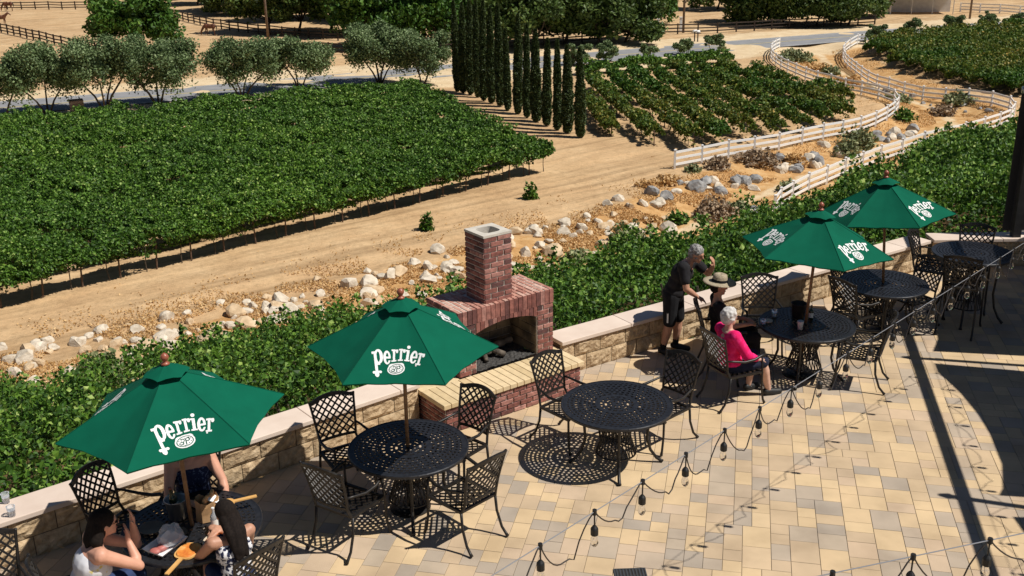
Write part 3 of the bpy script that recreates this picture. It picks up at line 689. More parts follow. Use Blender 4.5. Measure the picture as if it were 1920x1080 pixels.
seat_at(5.95, 15.10, 6, 'bar stool on the left of the tall table in front of the sunlit cap', 0, stool0, 'bar stool', SG, .36)

# ------------------------------------------------------------------ printed lettering as a mask on a unit grid
def logo_mask():
    """drawn in survey pixels: x 420..1340, y 210..790 ; returns cells (x0,x1,y0,y1) merged in runs"""
    st = 4; xs = np.arange(420, 1345, st) + st / 2; ys = np.arange(205, 800, st) + st / 2
    X, Y = np.meshgrid(xs, ys); Mk = np.zeros_like(X, bool)
    def local(cx, cy, rot, sx=1, sy=1):
        c_, s_ = math.cos(rot), math.sin(rot); dx, dy = X - cx, Y - cy
        return (dx * c_ + dy * s_) / sx, (-dx * s_ + dy * c_) / sy
    box = lambda u, v, x0, x1, y0, y1: (u > x0) & (u < x1) & (v > y0) & (v < y1)
    elp = lambda u, v, cx, cy, rx, ry: ((u - cx) / rx) ** 2 + ((v - cy) / ry) ** 2 < 1
    def r_(u, v, H=100): return box(u, v, -22, 14, -H, H) | box(u, v, -44, 0, -H, -H + 26) | box(u, v, -46, 38, H - 26, H) | box(u, v, 10, 62, -H + 6, -H + 32) | elp(u, v, 46, -H + 36, 21, 28)
    def e_(u, v): 
        o = elp(u, v, 0, 0, 60, 108) & ~elp(u, v, 4, 2, 23, 76); o |= box(u, v, -40, 52, -16, 14) & elp(u, v, 0, 0, 58, 100); o &= ~box(u, v, 18, 70, 14, 44); return o
    u, v = local(560, 450, -.16)       # p
    Mk |= box(u, v, -62, -18, -118, 250) | box(u, v, -92, -20, -118, -80) | (elp(u, v, 10, -30, 72, 118) & ~elp(u, v, 6, -26, 26, 84)) | box(u, v, -100, 22, 210, 246) | elp(u, v, -42, 270, 36, 50) | elp(u, v, -88, 232, 22, 24) | elp(u, v, 16, 232, 22, 24) | box(u, v, -30, 26, 84, 106)
    u, v = local(705, 425, -.10); Mk |= e_(u, v)
    u, v = local(822, 388, -.05); Mk |= r_(u, v)
    u, v = local(938, 385, .03); Mk |= r_(u, v)
    u, v = local(1045, 395, .08); Mk |= box(u, v, -20, 22, -92, 98) | box(u, v, -42, 0, -92, -66) | box(u, v, -44, 44, 72, 98) | elp(u, v, 0, -138, 27, 26)
    u, v = local(1148, 425, .14); Mk |= e_(u, v)
    u, v = local(1248, 468, .22); Mk |= r_(u, v)
    Mk |= elp(X, Y, 1196, 574, 12, 12)
    rx = elp(X, Y, 870, 632, 148, 112) | elp(X, Y, 800, 575, 60, 52) | elp(X, Y, 940, 575, 60, 52)
    dark = (elp(X, Y, 870, 632, 126, 92) & ~elp(X, Y, 870, 632, 112, 80))
    dark |= elp(X, Y, 835, 612, 34, 34) & ~elp(X, Y, 838, 612, 20, 20) & (X > 815) | elp(X, Y, 820, 660, 34, 30) & ~elp(X, Y, 816, 658, 20, 17)
    dark |= elp(X, Y, 912, 612, 34, 34) & ~elp(X, Y, 908, 612, 19, 19) | ((np.abs(X - 885) < 8) & (Y > 590) & (Y < 700)) | elp(X, Y, 862, 712, 13, 11)
    dark |= (np.sin(X * .11) * np.cos(Y * .13) > .62) & elp(X, Y, 870, 632, 104, 72) & ~elp(X, Y, 870, 640, 60, 56)
    Mk |= rx; Mk &= ~(rx & dark)
    cells = []
    for j in range(len(ys)):
        i = 0
        while i < len(xs):
            if Mk[j, i]:
                k = i
                while k < len(xs) and Mk[j, k] and k - i < 12: k += 1
                cells.append((xs[i] - st / 2, xs[k - 1] + st / 2, ys[j] - st / 2, ys[j] + st / 2)); i = k
            else: i += 1
    return cells
LOGO = logo_mask()

UMB = {1: (-2.91, 8.20, 2.23, -.03, .01, .95, .46, 3.57, (1, 3, 5)), 2: (-1.06, 9.52, 2.30, .01, -.04, .93, .47, 3.13, (1, 3, 5)),
       3: (3.85, 12.77, 2.18, .05, .01, .94, .45, 2.70, (0, 2, 4)), 4: (5.18, 14.32, 2.19, -.06, .05, .92, .47, 2.79, (0, 2, 4))}
UL = {1: 'green market umbrella nearest the lower left corner, over the table with food', 2: 'green market umbrella standing in front of the brick fireplace',
      3: 'green market umbrella over the seated group by the wall', 4: 'farthest green market umbrella, partly behind another one'}
def make_umbrella(k):
    ax, ay, az, tx, ty, Rr, dr, th, prints = UMB[k]
    n = Vector((tx, ty, 1)).normalized(); e1 = Vector((0, 1, 0)).cross(n).normalized(); e2 = n.cross(e1)
    A = Vector((ax, ay, az)); base = A - n * (az / n.z)
    root = empty('market_umbrella', tuple(base), 0, UL[k], 'umbrella', 'green market umbrellas')
    A = A - base
    def S(i, u, v, off=0.0):
        a0, a1 = th + i * math.pi / 3, th + (i + 1) * math.pi / 3
        t0 = e1 * math.cos(a0) + e2 * math.sin(a0); t1 = e1 * math.cos(a1) + e2 * math.sin(a1)
        q = t0 * (1 - u) + t1 * u; w = 4 * u * (1 - u)
        p = A - n * (dr * (v ** 1.05)) + q * (Rr * v) * (1 - .075 * w * v * v)
        wr = .006 * w * math.sin(u * 17 + i * 2.1 + v * 3) * v + .004 * math.sin(v * 19 + i * 1.3 + u * 5) * w
        return p - n * (.028 * w * math.sin(math.pi * min(v, 1) * .8) - off - wr)
    cp = MB(); nu, nv = 10, 14
    for i in range(6):
        vs = [S(i, a / nu, .10 + .90 * b_ / nv) for b_ in range(nv + 1) for a in range(nu + 1)]
        fs = [(q, q + 1, q + nu + 2, q + nu + 1) for b_ in range(nv) for a in range(nu) for q in [b_ * (nu + 1) + a]]
        cp.cr = .5; cp.add(vs, fs)
    # hem
    for i in range(6):
        vs = []; 
        for a in range(nu + 1): p = S(i, a / nu, 1.0); vs += [p, p - n * .022 - (p - A).normalized() * .012]
        cp.cr = .25; cp.add(vs, [(2 * a, 2 * a + 2, 2 * a + 3, 2 * a + 1) for a in range(nu)])
    can = cp.build('canopy', M['canopy'], root, smooth=True)
    for i in range(6):
        sm_ = MB(); sm_.cr = .0; vs = []
        for b_ in range(15):
            v = .12 + .875 * b_ / 14; w_ = .016 / max(.3, v * 2)
            vs += [S((i - 1) % 6, 1 - w_ * .6, v, .0035), S(i, 0, v, .005), S(i, w_ * .6, v, .0035)]
        sm_.add(vs, [f for b_ in range(14) for f in ((3 * b_, 3 * b_ + 1, 3 * b_ + 4, 3 * b_ + 3), (3 * b_ + 1, 3 * b_ + 2, 3 * b_ + 5, 3 * b_ + 4))]); sm_.build('seam', M['canopy'], can)
    vt = MB(); vt.cr = .45
    for i in range(6):
        vs = []
        for b_ in range(4):
            for a in range(7):
                v = .01 + .195 * b_ / 3; u = a / 6; wv = 4 * u * (1 - u)
                vs.append(S(i, u, v, .05 + .022 * wv * (b_ / 3)) if b_ else A + n * .045 + (S(i, u, .02) - A) * .5)
        vt.add(vs, [(q, q + 1, q + 8, q + 7) for b_ in range(3) for a in range(6) for q in [b_ * 7 + a]])
    vt.build('vent_cap', M['canopy'], can, smooth=True)
    for i in prints:
        lg = MB(); V_ = []; F_ = []
        kx = .94 / 1650.0
        def mp(x, y):
            d_e = (885 - y) / .86 * kx      # distance up the panel from its hem
            Ls = math.hypot(Rr * .866, dr); v = 1 - d_e / Ls; u = .5 + (x - 865) * kx / (Rr * v); return S(i, u, v, .004)
        # seen from outside, text runs with increasing angle
        for x0, x1, y0, y1 in LOGO:
            b0 = len(V_); V_ += [mp(x0, y0), mp(x1, y0), mp(x1, y1), mp(x0, y1)]; F_.append((b0, b0 + 3, b0 + 2, b0 + 1))
        lg.add(V_, F_); lg.build('lettering', M['white_print'], can)
    # frame
    pl = MB(); pl.tube([Vector((0, 0, .02)), A - n * .02], .019, 12); pl.build('pole', M['wood'], root, smooth=True)
    for i in range(6):
        rb = MB(); rb.bar(A - n * .03, S(i, 0, .985, -.016), .016, .012); rb.bar(S(i, 0, .55, -.022), A - n * .62, .013, .010)
        rb.build('rib', M['wood'], root)
    hb_ = MB(); hb_.lathe([(.03, -.66), (.035, -.64), (.035, -.60), (.03, -.58)], n=12); o = hb_.build('hub', M['wood'], root); o.location = A
    f_ = MB(); f_.lathe([(.034, .0), (.038, .012), (.03, .02), (.018, .028), (.024, .04), (.034, .058), (.036, .072), (.026, .092), (.010, .103), (.003, .108)], n=16)
    o = f_.build('finial', M['redwood'], root, smooth=True); o.location = A + n * .035
    bs = MB(); bs.lathe([(.21, 0), (.21, .018), (.17, .035), (.06, .05), (.035, .07), (.032, .28), (.022, .30)], n=28); o = bs.build('base', M['iron'], root, smooth=False)
    return root
for k in UMB: make_umbrella(k)

# ------------------------------------------------------------------ pergola with shade sails beyond the right edge
M['pergola'] = noise_mat('dark_painted_steel', [(.3, (.02, .02, .021)), (.7, (.04, .04, .042))], 10, rough=.45, metal=.3)
M['sail'] = leaf_mat('shade_cloth', [(0, (.02, .02, .02)), (1, (.03, .03, .03))], .03, rough=.9)
pg = empty('pergola', (0, 0, 0), 0, 'dark steel pergola along the right edge whose beams shade the pavers', 'pergola')
bA, bB = Vector((8.38, 17.15, 2.95)), Vector((5.55, 4.4, 2.95))
mb = MB(); mb.bar(bA, bB, .08, .11); mb.build('beam', M['pergola'], pg)
SH = Vector((-.66, .185, 0))     # shadow shift per metre of height
def above(x, y, h): p = Vector((x, y, 0)) - SH * h; return Vector((p.x, p.y, h))
r1a, r1b = above(5.36, 13.22, 3.05), above(8.0, 12.62, 3.05); r2a, r2b = above(4.5, 9.66, 3.05), above(6.4, 9.0, 3.05)
r1b = r1a + (r1b - r1a) * 2.2; r2b = r2a + (r2b - r2a) * 2.6
for a, b_ in ((r1a, r1b), (r2a, r2b)):
    mb = MB(); mb.bar(a, b_, .08, .10); mb.tube([a + (a - b_).normalized() * .09, a], [.03, .06], 8); mb.build('rafter', M['pergola'], pg)
for x, y in ((8.42, 17.02), (14.6, 12.0), (13.5, 5.0), (5.55, 4.4), (14.0, 16.6)):
    mb = MB(); mb.box((x, y, 1.5), (.13, .13, 2.95)); mb.build('post', M['pergola'], pg)
mb = MB(); mb.bar((14.6, 17, 2.96), (13.2, 4.4, 2.96), .11, .15); mb.build('beam', M['pergola'], pg)
def sail(edge_pts, far_pts, label):
    n = len(edge_pts); V = []; m_ = 10
    for i in range(n):
        a = Vector(edge_pts[i]); b_ = Vector(far_pts[i])
        for j in range(m_ + 1):
            t = j / m_; p = a.lerp(b_, t); p.z -= .18 * math.sin(math.pi * t) * math.sin(math.pi * i / (n - 1)); V.append(p)
    F = [(i * (m_ + 1) + j, i * (m_ + 1) + j + 1, (i + 1) * (m_ + 1) + j + 1, (i + 1) * (m_ + 1) + j) for i in range(n - 1) for j in range(m_)]
    o = np_mesh('shade_sail', [tuple(v) for v in V], F, M['sail'], rnd=[.5] * len(F), smooth=True)
    md = o.modifiers.new('thickness', 'SOLIDIFY'); md.thickness = .004
    tag(o, label, 'shade sail', 'shade sails under the pergola')
# scalloped sail edges follow the curved shadows on the pavers
e1_ = [(5.62, 13.02), (5.56, 12.75), (5.60, 12.1), (5.57, 11.5), (5.50, 11.0), (5.33, 10.3), (5.12, 9.8), (5.02, 9.66)]
sail([above(x, y, 2.95) for x, y in e1_], [(14.3 + (y - 9.5) * .1, y - .6, 3.0) for x, y in [(0, 11.2), (0, 10.9), (0, 10.4), (0, 9.9), (0, 9.5), (0, 9.0), (0, 8.6), (0, 8.45)]], 'black shade sail over the lower right terrace, casting the large curved shadow')
e2_ = [(8.4, 17.2), (7.3, 16.4), (6.62, 15.6), (6.32, 14.9), (6.15, 14.35), (5.98, 13.85), (5.82, 13.55), (5.75, 13.42)]
sail([above(x, y, 2.95) for x, y in e2_], [(14.6, y, 3.0) for y in (17.0, 16.2, 15.3, 14.5, 13.8, 13.0, 12.2, 11.65)], 'black shade sail over the tall table corner')
e3_ = [(4.98, 9.25), (4.96, 8.95), (5.15, 8.5), (5.3, 8.0), (5.3, 7.3), (5.1, 6.5), (4.7, 5.6), (4.2, 5.0)]
sail([above(x, y, 2.95) for x, y in e3_], [(14.0, y, 3.0) for y in (8.2, 7.9, 7.4, 6.9, 6.3, 5.6, 4.9, 4.4)], 'black shade sail nearest the building at the lower right corner')
M['screen'] = leaf_mat('sun_screen_mesh', [(0, (.02, .02, .021)), (1, (.035, .035, .037))], .06, rough=.5)
sc = empty('roller_sun_screen', (0, 0, 0), 0, 'dark roll down sun screen at the right edge above the seat wall corner', 'sun screen')
mb = MB(); q0, q1 = Vector((8.24, 17.14, 0)), Vector((11.6, 16.75, 0))
mb.box(((q0.x + q1.x) / 2, (q0.y + q1.y) / 2, 1.72), ((q1 - q0).length, .012, 2.3), math.atan2(q1.y - q0.y, q1.x - q0.x)); mb.build('screen_cloth', M['screen'], sc)
M['alu'] = mat('brushed_tube', (.35, .38, .42), .35, .8)
mb = MB(); mb.tube([(8.22, 17.1, 2.93), (q1.x, q1.y, 2.93)], .06, 12); mb.build('roller_tube', M['alu'], sc, smooth=True)
mb = MB(); mb.tube([(8.47, 17.12, .57), (q1.x, q1.y, .57)], .018, 8); mb.build('bottom_rail', M['white_vinyl'], sc, smooth=True)

# ------------------------------------------------------------------ string lights
M['steel_wire'] = mat('steel_cable', (.45, .45, .46), .35, .6)
M['cord'] = mat('lamp_cord', (.035, .028, .024), .5)
bulb_m = mat('bulb_glass', (.95, .95, .95), .04); bulb_m.node_tree.nodes['Principled BSDF'].inputs['Transmission Weight'].default_value = 1.0; bulb_m.node_tree.nodes['Principled BSDF'].inputs['IOR'].default_value = 1.15
M['bulb'] = bulb_m
def string_lights(P0, step, n0, n1, label, seed=1, sag=.125, ext=(1.5, 1.0)):
    P0 = Vector(P0); step = Vector(step); rg = random.Random(seed)
    root = empty('string_lights', tuple(P0), 0, label, 'string lights')
    cb_ = MB(); cb_.tube([step * (n0 - ext[0]), step * (n1 + ext[1])], .003, 6); cb_.build('cable', M['steel_wire'], root)
    cd = MB()
    for i in range(n0, n1):
        a = step * i; b_ = step * (i + 1); s1 = sag * rg.uniform(.8, 1.5); side = Vector((-step.y, step.x, 0)).normalized() * rg.uniform(-.03, .05)
        tw = rg.uniform(.55, .75); pts = []
        for t in np.linspace(0, 1, 14):
            p = a.lerp(b_, float(t)); d_ = s1 * (math.sin(math.pi * t) ** .9) * (1.25 if t < tw else 1.0); k = math.exp(-((t - tw) / .07) ** 2) * .055
            p.z += -d_ - k + .02 * math.exp(-((t - .9) / .06) ** 2); pts.append(p + side * math.sin(math.pi * t))
        cd.tube(pts, .0042, 5)
    cd.build('cord', M['cord'], root)
    for i in range(n0, n1 + 1):
        q = step * i + Vector((0, 0, -.006)); tl = Vector((rg.uniform(-.012, .012), rg.uniform(-.012, .012), -1)).normalized()
        sk = MB(); sk.tube([q + Vector((0, 0, .018)), q + Vector((0, 0, -.012))], .013, 6); sk.tube([q, q + tl * .085], .0045, 5)
        sk.tube([q + tl * .08, q + tl * .092, q + tl * .10, q + tl * .135, q + tl * .14], [.009, .018, .0215, .0215, .015], 10); sk.build('socket', M['black'], root, smooth=False)
        bl_ = MB(); bl_.tube([q + tl * x for x in (.138, .15, .165, .185, .2, .21)], [.012, .016, .021, .022, .016, .006], 10); bl_.build('bulb', M['bulb'], root, smooth=True)
string_lights((.12, 4.55, 2.85), (.2975, .347, -.025), -2, 22, 'long string of clear bulbs crossing the terrace diagonally in front of the tables', 4)
string_lights((1.47, 4.21, 2.9), (.42, .125, 0), -3, 8, 'second string of bulbs of which a few cross the bottom right corner', 9)
o0 = above(5.62, 13.2, 2.95) + Vector((0, 0, -.02)); o1 = above(4.55, 8.3, 2.95)
string_lights(tuple(o0), tuple((o1 - o0) / 10), 0, 13, 'string of bulbs hung along the pergola beam, seen only by its shadow')

# ------------------------------------------------------------------ drain grate, wall lamp
M['grate'] = mat('drain_grate', (.10, .11, .12), .5, .6)
dg = empty('drain_grate', tuple(pix(1182, 1076, .002)), R(2), 'grey slotted drain grate let into the pavers at the bottom edge', 'drain grate')
mb = MB(); 
for s in (-1, 1): mb.box((0, s * .075, .004), (.30, .012, .006)); mb.box((s * .144, 0, .004), (.012, .138, .006))
mb.build('frame', M['grate'], dg)
for i in range(9):
    mb = MB(); mb.box((-.12 + i * .03, 0, .0035), (.014, .137, .005)); mb.build('slat', M['grate'], dg)
mb = MB(); mb.box((0, 0, .0015), (.275, .137, .001)); mb.build('pit_shade', M['soot_and_shade'], dg)  # thin dark sheet paints the shade of the drain hollow
wlm = empty('wall_light', tuple(Vector((.62, 12.78, 0)) + Vector((.838, .545, 0)) * 2.62 + Vector((.545, -.838, 0)) * .0 + Vector((0, 0, .27))), math.atan2(.545, .838), 'small dark round light set low in the seat wall beside the standing man', 'wall light')
mb = MB(); mb.M = Matrix.Rotation(R(90), 4, 'X'); mb.lathe([(.045, -.01), (.052, .012), (.045, .028), (.02, .034)], n=18); mb.build('housing', M['black'], wlm, smooth=True)

# ------------------------------------------------------------------ foliage clouds
NR = np.random.default_rng(11)
def leaf_cloud(name, C, size, m, parent=None, rnd=None, upbias=.5, elong=1.25):
    """C (n,3) leaf centres, size scalar or (n,), one kite-shaped leaf each"""
    n = len(C); C = np.asarray(C, float); size = np.broadcast_to(np.asarray(size, float), (n,)) * NR.uniform(.7, 1.3, n)
    nrm = NR.normal(size=(n, 3)); nrm[:, 2] += upbias * 2; nrm /= np.linalg.norm(nrm, axis=1)[:, None]
    a = NR.normal(size=(n, 3)); a -= nrm * (a * nrm).sum(1)[:, None]; a /= np.linalg.norm(a, axis=1)[:, None]; b_ = np.cross(nrm, a)
    s = size[:, None] / 2; fold = nrm * s * .35
    V = np.stack([C - a * s * elong, C + b_ * s - fold - a * s * .1, C + a * s * elong * .9, C - b_ * s - fold - a * s * .1], 1).reshape(-1, 3)
    F = np.arange(4 * n).reshape(n, 4)
    if rnd is None: rnd = NR.beta(2, 2.6, n)
    return np_mesh(name, V, F, m, parent, rnd=rnd)
def clumpy(n, fn, thr, noise_f, tries=4):
    """rejection sample points where a blobby noise is high enough"""
    out = []; need = n
    while need > 0 and tries > 0:
        P = fn(int(need * 1.8) + 16); k = vnoise(P[:, 0] + P[:, 2] * .7, P[:, 1] - P[:, 2] * .6, noise_f, 5); P = P[k > thr]; out.append(P[:need]); need -= len(out[-1]); tries -= 1
    return np.concatenate(out)

# hillside rows directly behind the terrace
ORDH = ['nearest', 'second', 'third', 'fourth', 'fifth', 'sixth', 'seventh', 'eighth', 'ninth', 'tenth', 'eleventh', 'twelfth', 'thirteenth', 'fourteenth', 'fifteenth', 'sixteenth', 'seventeenth', 'eighteenth', 'nineteenth', 'twentieth', '21st', '22nd', '23rd', '24th', '25th', '26th', '27th', '28th', '29th', '30th', '31st', '32nd', '33rd', '34th', '35th', '36th', '37th', '38th', '39th', '40th', '41st', '42nd']
hill_group = 'vine rows on the slope behind the seat wall'
row_s = list(np.arange(-11.0, 0, 1.7)) + list(np.arange(.75, 27.5, 1.55)) + list(np.arange(27.6, 60, 2.0))
ORG = np.array([-1.13, 11.58 + .0])
BUMPS = []
for px, py, a_, s_ in ((1290, 480, .8, 1.2), (1245, 495, .4, .9), (1220, 500, .3, .8), (1700, 330, .3, 2.5), (1800, 300, .3, 2.5), (1340, 460, .3, 1.0), (1075, 530, .3, .8), (640, 640, .3, 1.2), (1650, 345, .4, 1.6), (1745, 330, .35, 1.6), (60, 760, .2, 1.2)):
    d = fw + rt * (px - 960) / F_PX - upv * (py - 540) / F_PX
    for t_ in np.arange(8, 80, .15):
        p = CAM + d * t_
        if p[2] <= tz(p[0], p[1]) + .8 and p[1] > 14: BUMPS.append((p[0], p[1], a_, s_)); break
for ri, s0 in enumerate(row_s):
    size_t0, size_t1 = -40, 75
    D0 = max(9, 11 + s0); 
    n = int(115 * min(1.0, (40 / (s0 + 18))) * 520)
    if s0 < 0: n = int(n * .25); t0, t1 = 7, 28
    else: t0, t1 = -(8 + s0 * 1.05), 14 + s0 * 1.9 + 10
    n = int((t1 - t0) * (620 if s0 < 6 else 420 if s0 < 16 else 270 if s0 < 27 else 170))
    t = NR.uniform(t0, t1, n); w = NR.normal(0, .42, n)
    hh = .22 + .92 * NR.beta(1.6, 1.1, n) + .8 * (vnoise(t, t * 0 + ri * 1.7, .42, 2) - .5) + .85 * (vnoise(t, t * 0 + ri * 2.9, 1.4, 4) - .5)
    P = ORG[None] + U_W[None] * t[:, None] + N_W[None] * (s0 + w)[:, None]
    # bend of the wall: nearest clearance to the patio
    sd = patio_s(P); az = P[:, 0] / np.maximum(P[:, 1], 1); se = np.interp(az, AZS, SE)
    px = 960 + 2000 * P[:, 0] / (P[:, 1] * .94 + 2)
    ok = (sd > .42 + .25 * NR.random(n) - .22 * (vnoise(t, t * 0 + 5, .9, 21) > .62)) & (sd < se + 2.6 * (vnoise(P[:, 0], P[:, 1], .33, 13) - .85) + .35 * NR.normal(size=n)) & (P[:, 1] > 5) & (px > -350) & (px < 2250) & ((px < 1960) | (sd < 8))
    ok &= ~((np.abs((P - np.array([-.1, 12.5])) @ U_W) < 1.15) & (sd < 1.0))
    P = P[ok]; hh = hh[ok]; sd = sd[ok]
    if len(P) < 60: continue
    for bx_, by_, ba_, bs_ in BUMPS: hh = hh * (1 + ba_ * np.exp(-((P[:, 0] - bx_) ** 2 + (P[:, 1] - by_) ** 2) / (2 * bs_ ** 2)))
    z = terrain(P[:, 0], P[:, 1]) + hh * np.where(sd < 1.4, .82, 1) 
    keep = vnoise(P[:, 0] * 1.0 + z, P[:, 1] - z, 1.9, 9) * .6 + vnoise(P[:, 0] - z * 1.3, P[:, 1] + z, 4.1, 2) * .4 > .40
    P = P[keep]; z = z[keep]
    sp_ = []
    for ts in NR.uniform(t0, t1, int((t1 - t0) / (1.0 if s0 < 12 else 1.7))):
        q = ORG + U_W * ts + N_W * (s0 + NR.normal() * .3); sq = patio_s([q])[0]; aq = q[0] / max(q[1], 1.0)
        if sq < .8 or sq > np.interp(aq, AZS, SE) - (.4 if aq < .15 else 5.5) or q[1] < 5 or (abs((q - np.array([-.1, 12.5])) @ U_W) < 1.3 and sq < 1.2) or not (-.75 < aq < .62): continue
        hs = NR.uniform(1.15, 2.0) * (1.15 if aq > .3 else 1); ln = NR.normal(0, .28, 2); m_ = int(70 * hs * (1 if s0 < 12 else .6)); u_ = NR.uniform(.45, 1.0, m_)
        w_ = .26 * (1.15 - u_) + .05; sp_.append(np.stack([q[0] + ln[0] * u_ ** 2 + NR.normal(0, 1, m_) * w_, q[1] + ln[1] * u_ ** 2 + NR.normal(0, 1, m_) * w_, tz(*q) + hs * u_], 1))
    if sp_: sp_ = np.concatenate(sp_); P = np.concatenate([P, sp_[:, :2]]); z = np.concatenate([z, sp_[:, 2]])
    Dd = np.hypot(P[:, 0], P[:, 1]); size = .048 + .0015 * Dd
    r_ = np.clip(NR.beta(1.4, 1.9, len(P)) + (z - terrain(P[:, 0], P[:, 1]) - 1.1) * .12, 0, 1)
    root = empty('vine_row', (float(P[:, 0].mean()), float(P[:, 1].mean()), float(z.mean())), 0, (('%s leafy vine row down the slope behind the seat wall' % ORDH[ri - 7]) if s0 > 0 else ('%s vine row behind the shaded wall part, beside the sun screen' % ORDH[max(0, 6 - ri)])), 'vine row', hill_group)
    C_ = np.stack([P[:, 0], P[:, 1], z], 1) - np.array(root.location)[None]
    leaf_cloud('foliage', C_, size, M['vine'], root, rnd=r_, upbias=.12)
    st = MB()
    for tt in np.arange(t0, t1, 2.4):
        q = ORG + U_W * tt + N_W * s0; sdd = patio_s([q])[0]
        if sdd < .7 or sdd > np.interp(q[0] / max(q[1], 1), AZS, SE): continue
        zz = tz(*q); 
        st.tube([Vector((q[0], q[1], zz - .1)) - root.location, Vector((q[0] + .05, q[1] - .04, zz + .5)) - root.location, Vector((q[0] - .04, q[1], zz + .95)) - root.location], [.035, .028, .02], 5)
    if st.v: tag(st.build('vine_trunks', M['bark'], root), kind='stuff')
# tall shoots reaching above the rows
def shoot(px, py, h, label, Dz):
    p = pix(px, py, Dz); z0 = p[2] - .3
    root = empty('vine_shoot', (p[0], p[1], z0), 0, label, 'vine shoot')
    sm = MB(); lean = NR.uniform(-.12, .12); sm.tube([(0, 0, 0), (lean * .5, 0, h * .5), (lean, 0, h)], [.012, .009, .005], 5); sm.build('stem', M['bark'], root)
    n = int(60 * h); t = NR.uniform(.15, 1.02, n); C_ = np.stack([lean * t + NR.normal(0, .055, n), NR.normal(0, .055, n), t * h], 1)
    leaf_cloud('leaves', C_, .13, M['vine'], root)
for a in [(1035, 505, 1.15, 'tall upright vine shoot right of the chimney', -6.4), (350, 660, 1.3, 'dangling leafy shoot standing against the boulders, left of two', -7.6), (418, 655, 1.2, 'dangling leafy shoot standing against the boulders, right of two', -7.8)]: shoot(*a)

